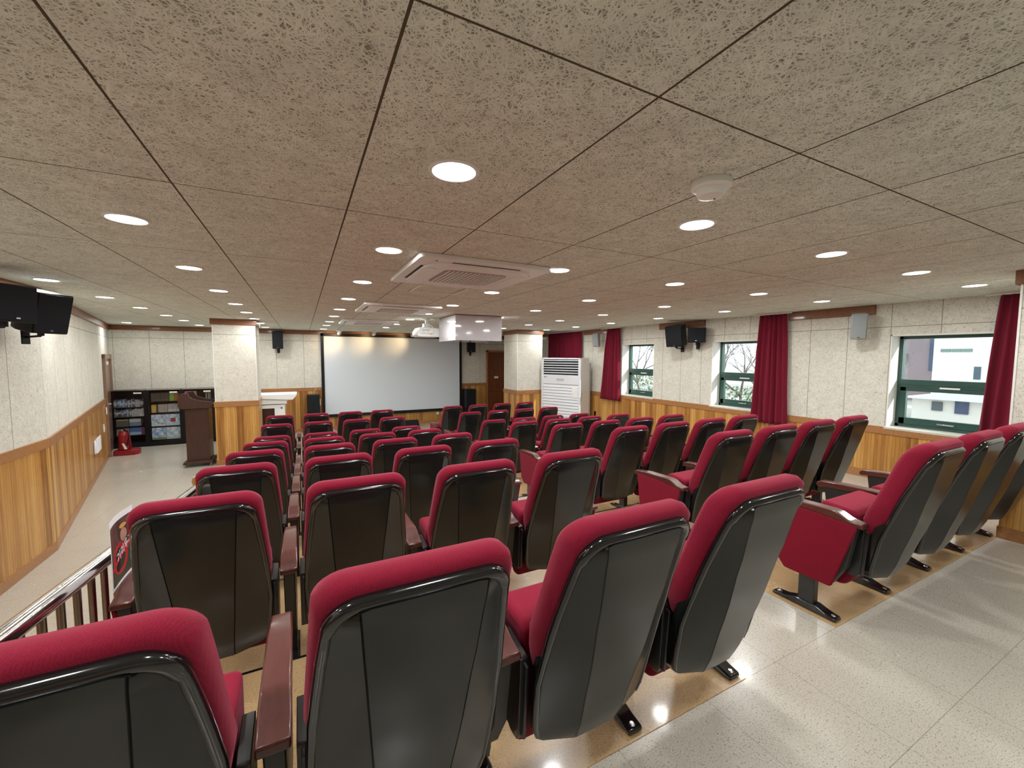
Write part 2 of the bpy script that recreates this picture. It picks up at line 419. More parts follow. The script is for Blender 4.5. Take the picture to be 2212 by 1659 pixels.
def trimname(): TN[0] += 1; return 'trim_%d' % TN[0]
WALLS = [('back', (XL, YB), (XW, YB), None), ]
def full_wall(side, p0, p1, u0=0.0, panel='wallpanel', crown=True, cuts=(), wcuts=(), base=True, crowncuts=()):
    run('wall_' + side, p0, p1, 0.0, CEIL, 0.0, M[panel], 0.2, u0, cuts)
    run(trimname(), p0, p1, 0.0, WZ - 0.085, 0.012, M['boards'], 0.012, u0, wcuts)
    run(trimname(), p0, p1, WZ - 0.085, WZ, 0.022, M['railwood'], 0.022, u0, wcuts)
    if base: run('baseboard_' + side, p0, p1, 0.0, 0.09, 0.02, M['railwood'], 0.02, u0, wcuts)
    if crown: run(trimname(), p0, p1, CEIL - 0.105, CEIL, 0.03, M['crown'], 0.03, u0)
# direction chosen so that the room lies to the left of p0->p1
full_wall('right', (XW, YB), (XW, YF), u0=YB, panel='wallpanel_w', crown=False,
          cuts=[(1.35 - YB, 2.266 - YB, 1.12, CZ + 0.265), (3.70 - YB, 4.615 - YB, 1.12, CZ + 0.265), (5.89 - YB, 6.80 - YB, 1.12, CZ + 0.265)], base=False)
full_wall('front', (XW, YF), (CORN.x, YF), u0=0.149, cuts=[], wcuts=[(XW - 5.78, XW - 5.05, 0, 1.2)])
full_wall('left_far', CORN, BEND, u0=0.1, wcuts=[(0.14, 1.33, 0, 1.2)])
full_wall('left', BEND, (XL, YB), u0=0.33)
full_wall('back', (XL, YB), (XW, YB))
for i, (a, b, z) in enumerate(TIER + [(5.98, YF, 0.0)]):
    struct(B('baseboard_right', (XW - 0.03, XW - 0.012, max(a, YB), b, z, z + 0.095), M['railwood']))
for a, b in ((YB, 0.9), (2.42, 3.39), (4.755, 5.75), (7.2, 8.12), (9.68, YF)):
    struct(B(trimname(), (XW - 0.035, XW, a, b, CEIL - 0.115, CEIL), M['crown'], bevel=0.002))

def pillar(x0, x1, y0, y1, zf, label):
    o = thing('pillar', label, 'pillar', ((x0 + x1) / 2, (y0 + y1) / 2, zf)); cx, cy_ = o.location.x, o.location.y
    def R4(name, grow, z0, z1, mt, bev=0):
        bm = nb(); ul = bm.loops.layers.uv.verify()
        X0, X1, Y0, Y1 = x0 - grow - cx, x1 + grow - cx, y0 - grow - cy_, y1 + grow - cy_
        box(bm, X0, X1, Y0, Y1, z0 - zf, z1 - zf, uvs=True)
        for f in bm.faces:
            for lp in f.loops: lp[ul].uv = (lp[ul].uv.x + 0.4, lp[ul].uv.y + zf)
        return obj(name, bm, mt, o, bevel=bev)
    R4('column', 0.0, WZ - 0.02, CEIL - 0.05, M['pillarpanel'])
    R4('board_panelling', 0.012, zf, WZ - 0.07, M['boards'])
    R4('rail', 0.022, WZ - 0.095, WZ, M['railwood'], 0.003)
    R4('plinth', 0.02, zf, zf + 0.09, M['railwood'], 0.003)
    R4('crown_band', 0.03, CEIL - 0.10, CEIL, M['crown'], 0.003)
    for sx in (-1, 1):                              # edge beads down the corners
        bm = nb()
        for s_y in (0, 1):
            X = (x0 if sx < 0 else x1) - cx; Y = (y0 if s_y == 0 else y1) - cy_
            box(bm, X - 0.006, X + 0.006, Y - 0.006, Y + 0.006, WZ - zf, CEIL - 0.1 - zf)
        obj('corner_bead', bm, M['whitewall'], o)
    o['kind'] = 'structure'
    return o
pillar(-1.365, -0.735, 8.72, 9.38, 0.0, 'square pillar beside the brown lectern, left of the seats')
pillar(4.575, 5.255, 8.64, 9.34, 0.0, 'square pillar between the brown door and the white air conditioner')
pillar(4.635, 5.33, 0.30, 0.985, TIER[0][2], 'square pillar cut by the right edge, beside the nearest row')

# ------------------------------------------------------------------ windows
def window(n, y0, y1):
    z0, z1 = 1.12, CZ + 0.265; xi = XW + 0.20
    o = bpy.data.objects.new('window_%d' % n, None); COL.objects.link(o); o.location = (xi, (y0 + y1) / 2, z0); struct(o)
    yc = (y0 + y1) / 2; h = z1 - z0; a, b = y0 - yc, y1 - yc
    bm = nb()                                       # reveal lining
    box(bm, -0.20, 0.02, a - 0.0, a + 0.012, 0, h); box(bm, -0.20, 0.02, b - 0.012, b, 0, h); box(bm, -0.20, 0.02, a, b, h - 0.012, h)
    for yy in (a + 0.012, b - 0.012): pass
    obj('reveal', bm, M['whitewall'], o)
    bm = nb(); box(bm, -0.222, 0.02, a - 0.01, b + 0.01, -0.012, 0.014); obj('sill', bm, M['sill'], o, bevel=0.003)
    a += 0.012; b -= 0.012; zt = h - 0.012
    bm = nb(); t = 0.035
    box(bm, 0, 0.07, a, a + t, 0.014, zt); box(bm, 0, 0.07, b - t, b, 0.014, zt); box(bm, 0, 0.07, a, b, zt - t, zt); box(bm, 0, 0.07, a, b, 0.014, 0.05)
    obj('frame', bm, M['green'], o, bevel=0.003)
    zm0, zm1 = (CZ - 0.345) - z0, (CZ - 0.255) - z0
    bm = nb(); box(bm, -0.012, 0.06, a + t, b - t, zm0, zm1); box(bm, -0.018, 0.0, a + t, b - t, zm0 + 0.03, zm0 + 0.042); obj('mid_rail', bm, M['green'], o, bevel=0.003)
    bm = nb(); s = 0.055
    box(bm, -0.01, 0.045, a + t, a + t + s, 0.05, zm0); box(bm, -0.01, 0.045, b - t - s, b - t, 0.05, zm0)
    box(bm, -0.01, 0.045, a + t, b - t, zm0 - 0.045, zm0); box(bm, -0.01, 0.045, a + t, b - t, 0.05, 0.125)
    sash = obj('sash', bm, M['green'], o, bevel=0.003)
    bm = nb(); box(bm, -0.03, -0.01, -0.07 + 0.0, 0.07, 0.075, 0.09); box(bm, -0.05, -0.03, -0.055, 0.02, 0.078, 0.087); obj('handle', bm, M['bolt'], sash, bevel=0.002)
    bm = nb(); box(bm, -0.02, -0.008, -0.09, 0.07, zm0 - 0.004, zm0 + 0.014); obj('latch', bm, M['white'], sash)
    obj('glass_pane', (lambda q: (box(q, 0.03, 0.034, a + t, b - t, zm1, zt - t), q)[1])(nb()), M['glass'], o)
    obj('glass_pane', (lambda q: (box(q, 0.02, 0.024, a + t + s, b - t - s, 0.125, zm0 - 0.045), q)[1])(nb()), M['glass'], sash)
    bm = nb(); tube(bm, [(-0.19, b - 0.02 + 0.03, 0.02), (0.0, b - 0.0, zm0 + 0.05)], 0.006, 6); 
    return o
window(1, 5.89, 6.80); window(2, 3.70, 4.615); window(3, 1.35, 2.266)

# ------------------------------------------------------------------ curtains
def curtain(y0t, y1t, y0b, y1b, ztop, zbot, label, folds, seed, depth=0.035, lean=0.0):
    rnd = random.Random(seed); bm = nb(); nu, nv = folds * 10, 26
    ph = [rnd.uniform(-0.35, 0.35) for _ in range(folds + 2)]
    yc = (y0b + y1b) / 2; rows = []
    for side in (0, 1):
        g = []
        for j in range(nv + 1):
            v = j / nv; z = ztop + (zbot - ztop) * v; e = v ** 0.8
            a = y0t + (y0b - y0t) * e; b = y1t + (y1b - y1t) * e; r = []
            for i in range(nu + 1):
                u = i / nu; f = u * folds; k = int(f)
                w = f + ph[min(k, folds)] * (1 - (f - k)) * (f - k) * 2
                d = depth * (0.35 + 0.65 * min(1, v * 3 + 0.25))
                x = math.cos(2 * math.pi * w) * d * (0.75 + 0.25 * math.sin(w * 2.3 + seed))
                x += 0.008 * math.sin(v * 7 + w * 1.7) * v
                y = a + (b - a) * u + 0.010 * math.sin(w * 3.1 + v * 3) * v
                r.append(bm.verts.new((x - 0.003 * side, y - yc, z - zbot)))
            g.append(r)
        for j in range(nv):
            for i in range(nu): bm.faces.new((g[j][i], g[j][i + 1], g[j + 1][i + 1], g[j + 1][i]))
        rows.append(g)
    for j in range(nv):
        for i in (0, nu): bm.faces.new((rows[0][j][i], rows[0][j + 1][i], rows[1][j + 1][i], rows[1][j][i]))
    for i in range(nu):
        for j in (0, nv): bm.faces.new((rows[0][j][i], rows[0][j][i + 1], rows[1][j][i + 1], rows[1][j][i]))
    o = thing('curtain', label, 'curtain', (XW - 0.085, yc, zbot), 0, None)
    obj('cloth', bm, M['curtain'], o, smooth='soft')
    bm = nb(); box(bm, -0.012, 0.012, min(y0t, y0b) - yc, max(y1t, y1b) - yc, ztop - zbot, ztop - zbot + 0.018); obj('rail', bm, M['white'], o)
    return o
ZT = CEIL - 0.02
curtain(8.16, 9.65, 8.14, 9.68, ZT, CZ - 0.60, 'wide drawn dark red curtain behind the tall white air conditioner', 13, 1)
curtain(6.80, 7.20, 6.76, 7.40, ZT, CZ - 0.955, 'dark red curtain left of the farthest window, one edge lit pink', 6, 2)
curtain(3.40, 3.78, 3.33, 3.86, ZT, CZ - 0.97, 'dark red curtain covering the right part of the middle window', 6, 3)
curtain(1.12, 1.42, 1.08, 1.52, ZT, CZ - 0.97, 'dark red curtain between the nearest window and the right edge pillar', 5, 4)

# ------------------------------------------------------------------ doors
def door_front():
    o = bpy.data.objects.new('door_1', None); COL.objects.link(o); struct(o); o.location = (5.415, YF, 0); w, h = 0.365, CZ + 0.175
    bm = nb(); box(bm, -w, -w + 0.05, -0.05, 0, 0, h); box(bm, w - 0.05, w, -0.05, 0, 0, h); box(bm, -w, w, -0.05, 0, h - 0.055, h)
    obj('door_frame', bm, M['railwood'], o, bevel=0.003)
    bm = nb(); box(bm, -w + 0.05, w - 0.05, -0.02, 0, 0.01, h - 0.055)
    for a, b in ((0.15, 0.85), (0.95, 1.3), (1.4, 1.95)): box(bm, -w + 0.12, -0.03, -0.03, -0.02, a, b); box(bm, 0.03, w - 0.12, -0.03, -0.02, a, b)
    lf = obj('door_leaf', bm, M['door'], o, bevel=0.004)
    B('sign_plate', (-0.13 + 0.03, 0.03, -0.038, -0.031, CZ - 0.69, CZ - 0.625), M['white'], lf)
    for z in (0.3, 1.0, 1.75): B('hinge', (w - 0.075, w - 0.045, -0.055, -0.045, z, z + 0.10), M['bolt'], lf)
    bm = nb(); tube(bm, [(-0.27, -0.02, 1.0), (-0.27, -0.07, 1.0), (-0.19, -0.075, 1.0)], 0.01, 8); obj('door_handle', bm, M['bolt'], lf, smooth=True)
door_front()
dl = (CORN - BEND).normalized(); angL = math.atan2(dl.y, dl.x)   # local +x runs towards the front corner; room is on local -y
def leftw(s, z=0.0, off=0.0):
    n = Vector((dl.y, -dl.x)); q = BEND + dl * s + n * off; return (q.x, q.y, z)
def door_left():
    o = bpy.data.objects.new('door_2', None); COL.objects.link(o); struct(o); o.location = leftw(5.43); o.rotation_euler = (0, 0, angL)
    w, h = 0.60, CZ + 0.008
    bm = nb(); box(bm, -w, -w + 0.09, -0.045, 0, 0, h); box(bm, w - 0.09, w, -0.045, 0, 0, h); box(bm, -w, w, -0.045, 0, h - 0.09, h)
    obj('door_frame', bm, m_wood('frame_wood', (0.24, 0.13, 0.085), (0.30, 0.17, 0.11), 0.4), o, bevel=0.003)
    bm = nb(); box(bm, -w + 0.09, w - 0.09, -0.015, 0, 0.01, h - 0.09)
    for a, b in ((0.2, 0.9), (1.05, 1.75)): box(bm, -w + 0.2, w - 0.2, -0.022, -0.015, a, b)
    lf = obj('door_leaf', bm, m_wood('door_leaf_wood', (0.16, 0.085, 0.055), (0.22, 0.12, 0.08), 0.3), o, bevel=0.003)
    B('door_closer', (-w + 0.12, -w + 0.34, -0.06, -0.022, h - 0.20, h - 0.14), M['white'], lf)
    bm = nb(); tube(bm, [(-0.4, -0.015, 1.0), (-0.4, -0.07, 1.0), (-0.32, -0.07, 1.0)], 0.01, 8); obj('door_handle', bm, M['bolt'], lf, smooth=True)
door_left()

# ------------------------------------------------------------------ ceiling fittings
def ordinal(n): return ['first', 'second', 'third', 'fourth', 'fifth', 'sixth', 'seventh', 'eighth', 'ninth', 'tenth', 'eleventh'][n]
def make_downlight():
    t = thing('downlight', 'x', 'ceiling light')
    bm = nb(); lathe(bm, [(0.086, 0.0), (0.0865, -0.004), (0.082, -0.008), (0.074, -0.0075), (0.073, -0.004), (0.073, 0.0)], 32)
    obj('trim_ring', bm, M['white'], t, smooth=True)
    bm = nb(); lathe(bm, [(0.0735, -0.001), (0.0735, -0.0045)], 32); obj('diffuser', bm, M['lamp'], t)
    ld = bpy.data.lights.new('downlight_lamp', 'AREA'); ld.shape = 'DISK'; ld.size = 0.142; ld.energy = LAMP_W; ld.color = (0.985, 1.0, 0.97)
    lo = bpy.data.objects.new('downlight_lamp', ld); COL.objects.link(lo); lo.parent = t; lo.location = (0, 0, -0.0085)
    return t
proto = make_downlight(); first = True
XS = {-1: -1.90, 0: -0.705, 1: 0.48, 2: 1.69, 3: 2.885, 4: 4.06, 5: 5.21}
YS = [1.375, 2.55, 3.74, 4.92, 6.08, 7.19, 8.37, 9.45, 10.75]
cols = {-1: range(-1, 9), 0: range(-1, 9), 1: range(-1, 9), 2: range(-1, 8), 3: range(-1, 5), 4: range(-1, 7), 5: range(-1, 7)}
skip = {(-1, 2)}                                  # hidden or absent
for c in sorted(cols):
    for r in cols[c]:
        if (c, r) in skip: continue
        y = YS[r] if r >= 0 else 1.375 + 1.19 * r
        if c == -1 and r < 3 and r >= 0: pass
        t = proto if first else copy_tree(proto); first = False
        t.location = (XS[c], y, CEIL)
        if r >= 0: lab = 'round recessed ceiling light, %s column from the left wall, %s row from the camera' % (ordinal(c + 1), ordinal(r))
        else: lab = 'round recessed ceiling light, %s column from the left wall, %s row behind the camera' % (ordinal(c + 1), ordinal(-r - 1))
        tag(t, lab, 'ceiling light', 'round recessed ceiling lights')
t = copy_tree(proto); t.location = (-3.04, 10.67, CEIL); tag(t, 'round recessed ceiling light in the far left corner above the bookcases', 'ceiling light', 'round recessed ceiling lights')

def cassette(x, y, w, label, rot=0.0, simple=False):
    t = thing('ceiling_cassette', label, 'air conditioner', (x, y, CEIL), rot, 'ceiling air conditioners'); h = w / 2
    def rr(r_, n, hh):
        out = []
        for cx_, cy_, a0 in ((hh - r_, hh - r_, 0), (-hh + r_, hh - r_, 90), (-hh + r_, -hh + r_, 180), (hh - r_, -hh + r_, 270)):
            for k in range(n + 1): a = math.radians(a0 + 90 * k / n); out.append((cx_ + r_ * math.cos(a), cy_ + r_ * math.sin(a)))
        return out
    bm = nb(); prism(bm, rr(0.03, 4, h), -0.032, 0.0, 'z'); obj('panel', bm, M['white'], t, bevel=0.006)
    bm = nb(); prism(bm, rr(0.17, 8, h * 0.83), -0.044, -0.030, 'z'); obj('inner_panel', bm, M['white'], t, bevel=0.004)
    bm = nb(); g = h * 0.50; prism(bm, rr(0.05, 5, g), -0.0465, -0.043, 'z'); gr = obj('grille', bm, M['vent'], t)
    bm = nb(); n = 15
    for i in range(1, n): 
        yy = -g + 2 * g * i / n
        box(bm, yy - 0.005, yy + 0.005, -g + 0.01, g - 0.01, -0.0505, -0.046)
    obj('grille_bars', bm, M['white'], gr)
    for k in range(4):
        bm = nb(); L = h * 0.52; o0 = h * 0.845; 
        pts = [(-L, o0 - 0.006), (L, o0 - 0.006), (L, o0 + 0.010), (-L, o0 + 0.010)]
        ca, sa = math.cos(k * math.pi / 2), math.sin(k * math.pi / 2)
        prism(bm, [(a * ca - b * sa, a * sa + b * ca) for a, b in pts], -0.0335, -0.031, 'z'); obj('air_slot', bm, M['dark'], t)
        bm = nb(); pts = [(-L * 0.8, h * 0.62), (L * 0.8, h * 0.62), (L, h * 0.66), (L, h * 0.76), (L * 0.85, h * 0.79), (-L * 0.85, h * 0.79), (-L, h * 0.76), (-L, h * 0.66)]
        prism(bm, [(a * ca - b * sa, a * sa + b * ca) for a, b in pts], -0.0465, -0.0435, 'z'); obj('air_vane', bm, M['white'], t, bevel=0.002)
    bm = nb(); lathe(bm, [(0.009, -0.036), (0.009, -0.032)], 10, (-h * 0.75, -h * 0.88, 0)); obj('badge', bm, M['vent'], t)
    return t
cassette(1.13, 2.97, 0.95, 'large square ceiling air conditioner nearest the camera')
cassette(1.14, 5.55, 0.95, 'middle square ceiling air conditioner beyond the access hatch')
cassette(1.12, 8.05, 0.95, 'farthest square ceiling air conditioner before the screen')
def hatch(x, y, s, label):
    t = thing('ceiling_hatch', label, 'access hatch', (x, y, CEIL)); h = s / 2
    bm = nb()
    for a, b, c, d in ((-h, h, -h, -h + 0.022), (-h, h, h - 0.022, h), (-h, -h + 0.022, -h, h), (h - 0.022, h, -h, h)): box(bm, a, b, c, d, -0.008, 0)
    obj('hatch_frame', bm, M['white'], t, bevel=0.002)
    bm = nb(); box(bm, -h + 0.022, h - 0.022, -h + 0.022, h - 0.022, -0.004, 0, uvs=True); obj('hatch_lid', bm, M['ceiling'], t)
hatch(1.18, 3.84, 0.47, 'white-framed ceiling access hatch right behind the nearest air conditioner')
hatch(1.17, 6.62, 0.47, 'white-framed ceiling access hatch beyond the middle air conditioner')
def smoke():
    t = thing('smoke_detector', 'round white smoke detector on the near ceiling', 'smoke detector', (1.335, 1.03, CEIL))
    bm = nb(); lathe(bm, [(0.066, 0), (0.069, -0.006), (0.068, -0.022), (0.060, -0.028)], 32); obj('base', bm, M['white'], t, smooth=True)
    bm = nb(); lathe(bm, [(0.050, -0.024), (0.049, -0.042), (0.044, -0.052), (0.030, -0.056)], 32); obj('cover', bm, M['white'], t, smooth=True)
    bm = nb(); lathe(bm, [(0.004, -0.055), (0.004, -0.058)], 8, (0.02, 0, 0)); obj('indicator', bm, M['red'], t)
smoke()

def projector():
    t = thing('projector', 'white ceiling projector hanging beside the acrylic box', 'projector', (1.93, 6.95, CEIL))
    bm = nb(); prism(bm, [(-0.215, -0.225), (-0.17, -0.16), (0.17, -0.16), (0.22, -0.225), (0.22, -0.275), (0.17, -0.315), (-0.19, -0.315), (-0.22, -0.285)], -0.17, 0.17, 'y'); obj('body', bm, M['white'], t, bevel=0.012)
    B('terminal_panel', (-0.165, 0.02, -0.185, -0.169, -0.26, -0.185), M['white'], t, bevel=0.006)
    bm = nb()
    for i in range(4): box(bm, -0.14 + 0.001, -0.01, -0.187, -0.184, -0.212 + i * 0.005, -0.2095 + i * 0.005)
    for x, z in ((-0.13, -0.235), (-0.11, -0.245), (-0.05, -0.24)): box(bm, x, x + 0.014, -0.188, -0.184, z, z + 0.01)
    obj('sockets', bm, M['vent'], t)
    bm = nb(); box(bm, -0.10, 0.05, -0.08, 0.08, -0.165, -0.145); box(bm, -0.07, 0.03, -0.05, 0.05, -0.145, -0.085); box(bm, -0.035, 0.005, -0.02, 0.02, -0.09, -0.0); lathe(bm, [(0.06, 0), (0.05, -0.02), (0.02, -0.03)], 16, (-0.015, 0, 0)); obj('mount', bm, M['white'], t, bevel=0.004)
    bm = nb(); tube(bm, [(-0.01, -0.06, -0.10), (0.04, -0.1, -0.12), (0.07, -0.15, -0.17), (0.06, -0.19, -0.24), (0.03, -0.19, -0.265)], 0.008, 8); obj('cable', bm, M['white'], t, smooth=True)
    bm = nb(); tube(bm, [(-0.10, -0.1, -0.18), (0.0, -0.12, -0.172), (0.06, -0.13, -0.175), (0.11, -0.12, -0.19)], 0.006, 6); obj('cable', bm, M['black'], t, smooth=True, label='black cable')
    bm = nb(); box(bm, 0.005, 0.02, -0.20, -0.186, -0.27, -0.255); obj('plug', bm, cmat((0.7, 0.45, 0.05)), t)
    bm = nb(); tube(bm, [(-0.1, 0.165, -0.25), (-0.1, 0.20, -0.25)], 0.04, 16); obj('lens', bm, M['black'], t, smooth=True)
projector()
def acrylic():
    t = thing('acrylic_box', 'frosted clear acrylic box screwed under the ceiling', 'box', (2.46, 6.33, CEIL - 0.385)); a, b, h = 0.385, 0.415, 0.372
    bm = nb(); box(bm, -a, a, -b, -b + 0.008, 0, h); obj('front_sheet', bm, M['acrylic'], t)
    bm = nb(); box(bm, -a, a, b - 0.008, b, 0, h); obj('back_sheet', bm, M['acrylic'], t)
    bm = nb(); box(bm, -a, -a + 0.008, -b + 0.008, b - 0.008, 0, h); obj('side_sheet', bm, M['acrylic'], t)
    bm = nb(); box(bm, a - 0.008, a, -b + 0.008, b - 0.008, 0, h); obj('side_sheet', bm, M['acrylic'], t)
    bm = nb(); box(bm, -a, a, -b, b, -0.008, 0); obj('bottom_sheet', bm, M['acrylic'], t)
    bm = nb()
    for x in (-a + 0.02, -0.21, 0.21, a - 0.02):
        for z in (0.02, h - 0.02): tube(bm, [(x, -b - 0.003, z), (x, -b + 0.002, z)], 0.006, 8)
    for y in (-b + 0.03, 0, b - 0.03):
        for z in (0.02, h - 0.02): tube(bm, [(-a - 0.003, y, z), (-a + 0.002, y, z)], 0.006, 8)
    obj('screws', bm, M['vent'], t)
    bm = nb(); box(bm, -a, a, -b, b, h, CEIL - (CEIL - 0.385) - 0.001); obj('top_frame', bm, M['crown'], t)
    bm = nb(); box(bm, -0.28, 0.24, -0.3, 0.3, 0.10, 0.30); obj('enclosed_device', bm, M['white'], t, bevel=0.02)
acrylic()
def spot(x, tx, label):
    t = thing('spotlight', label, 'spotlight', (x, 10.95, CEIL), 0, 'spotlights before the screen')
    B('base', (-0.06, 0.06, -0.05, 0.05, -0.045, 0), M['white'], t, bevel=0.004)
    d = Vector((tx - x, 0.52, -0.16)).normalized(); p0 = Vector((0, 0, -0.085))
    bm = nb(); tube(bm, [(0, 0, -0.045), tuple(p0)], 0.010, 8); obj('stem', bm, M['white'], t, smooth=True)
    bm = nb(); tube(bm, [p0 - d * 0.045, p0 - d * 0.035, p0 + d * 0.03, p0 + d * 0.05], [0.022, 0.034, 0.040, 0.038], 20); obj('head', bm, M['white'], t, smooth=True)
    bm = nb(); tube(bm, [p0 + d * 0.05, p0 + d * 0.052], 0.03, 16); obj('bulb', bm, M['warmlamp'], t)
    ld = bpy.data.lights.new('spot_lamp', 'SPOT'); ld.energy = 16; ld.spot_size = math.radians(80); ld.spot_blend = 0.9; ld.shadow_soft_size = 0.03; ld.color = (1.0, 0.66, 0.32)
    lo = bpy.data.objects.new('spot_lamp', ld); COL.objects.link(lo); lo.parent = t; lo.location = p0 + d * 0.06; lo.rotation_euler = d.to_track_quat('-Z', 'Y').to_euler()
spot(0.84, 0.70, 'small white spotlight at the left end of the screen top')
spot(1.66, 1.46, 'small white spotlight above the middle left of the screen')
spot(2.65, 2.35, 'small white spotlight beside the projector')

# ------------------------------------------------------------------ front of the room
def screen():
    t = thing('projection_screen', 'large fixed projection screen in a black frame on the front wall', 'screen', (2.335, YF - 0.035, 0))
    a, b, z0, z1 = 1.895, 1.835, CZ - 1.60, CZ + 0.565
    bm = nb(); box(bm, -b, b, -0.03, -0.01, z0 + 0.075, z1 - 0.075); obj('screen_cloth', bm, M['screen'], t)
    bm = nb(); f = 0.07
    box(bm, -a, -a + f, -0.05, 0.015, z0, z1); box(bm, a - f, a, -0.05, 0.015, z0, z1); box(bm, -a, a, -0.05, 0.015, z0, z0 + f + 0.005); box(bm, -a, a, -0.05, 0.015, z1 - f, z1)
    obj('frame', bm, M['black'], t, bevel=0.004)
screen()
def floor_speaker(x0, x1, label):
    t = thing('floor_speaker', label, 'speaker', ((x0 + x1) / 2, 11.36, 0)); w = (x1 - x0) / 2; h = CZ - 0.975
    B('cabinet', (-w, w, -0.16, 0.16, 0.012, h), M['black'], t, bevel=0.006)
    B('grille', (-w + 0.015, w - 0.015, -0.172, -0.16, 0.05, h - 0.02), M['grille'], t)
    bm = nb()
    for sx in (-1, 1):
        for s_y in (-1, 1): lathe(bm, [(0.015, 0), (0.018, 0.014)], 8, (sx * (w - 0.04), s_y * 0.12, 0))
    obj('feet', bm, M['black'], t)
floor_speaker(0.09, 0.375, 'tall black floor speaker left of the screen')
floor_speaker(4.25, 4.55, 'tall black floor speaker right of the screen')
def wall_speaker(loc, rotz, tilt, size, label, mc, mg, arm=0.10, wedge=0.25, roll_=0.0, armz=-0.5, name='wall_speaker', group=None):
    """size = w, d, h; front faces local -y; bracket goes back (+y) to the wall"""
    t = thing(name, label, 'speaker', loc, rotz, group); w, d, h = size
    piv = bpy.data.objects.new('x', None)
    def xf(bm): bmesh.ops.rotate(bm, verts=bm.verts[:], cent=(0, 0, 0), matrix=Matrix.Rotation(tilt, 3, 'X') @ Matrix.Rotation(roll_, 3, 'Y'))
    bm = nb(); k = w * wedge
    prism(bm, [(-w / 2, -d / 2), (w / 2, -d / 2), (w / 2, d * 0.05), (w / 2 - k, d / 2), (-w / 2 + k, d / 2), (-w / 2, d * 0.05)], -h / 2, h / 2, 'z'); xf(bm); obj('cabinet', bm, mc, t, bevel=0.006)
    bm = nb(); box(bm, -w / 2 + 0.008, w / 2 - 0.008, -d / 2 - 0.012, -d / 2, -h / 2 + 0.01, h / 2 - 0.01); xf(bm); obj('grille', bm, mg, t, bevel=0.004)
    bm = nb(); box(bm, -0.012, 0.012, -d / 2 - 0.015, -d / 2 - 0.012, -h / 2 + 0.025, -h / 2 + 0.035); xf(bm); obj('badge', bm, M['bolt'], t)
    bm = nb()
    zb = h * armz - 0.02
    tube(bm, [(0, 0, zb + 0.03), (0, 0.0, zb - 0.02)], 0.022, 10); tube(bm, [(0, 0, zb - 0.02), (0, d / 2 + arm - 0.012, zb - 0.03)], 0.010, 8)
    box(bm, -0.03, 0.03, d / 2 + arm - 0.012, d / 2 + arm, zb - 0.09, zb + 0.05)
    obj('wall_bracket', bm, M['black'] if mc is M['black'] else mc, t, bevel=0.003)
    bpy.data.objects.remove(piv)
    return t
wall_speaker((-0.50, 11.38, CZ + 0.375), 0.0, math.radians(8), (0.22, 0.2, 0.42), 'black speaker high on the front wall left of the screen', M['black'], M['grille'], 0.11)
wall_speaker((4.46, 11.36, CZ + 0.33), -0.25, math.radians(8), (0.25, 0.2, 0.42), 'black speaker high on the front wall right of the screen', M['black'], M['grille'], 0.12)
def monitor_wedge():
    t = thing('stage_monitor', 'low black monitor speaker on the floor below the screen', 'speaker', (2.62, 11.2, 0))
    bm = nb(); prism(bm, [(-0.13, 0.0), (0.14, 0.0), (0.14, 0.17), (0.02, 0.19), (-0.13, 0.06)], -0.21, 0.21, 'x'); obj('cabinet', bm, M['black'], t, bevel=0.008)
    bm = nb(); quad(bm, [(-0.18, -0.125, 0.072), (0.18, -0.125, 0.072), (0.18, 0.005, 0.186), (-0.18, 0.005, 0.186)]); 
    solid(bm, geom=bm.faces[:], thickness=0.006); obj('grille', bm, M['grille'], t)
    B('label_plate', (-0.03, 0.05, -0.137, -0.13, 0.012, 0.03), M['white'], t)
monitor_wedge()
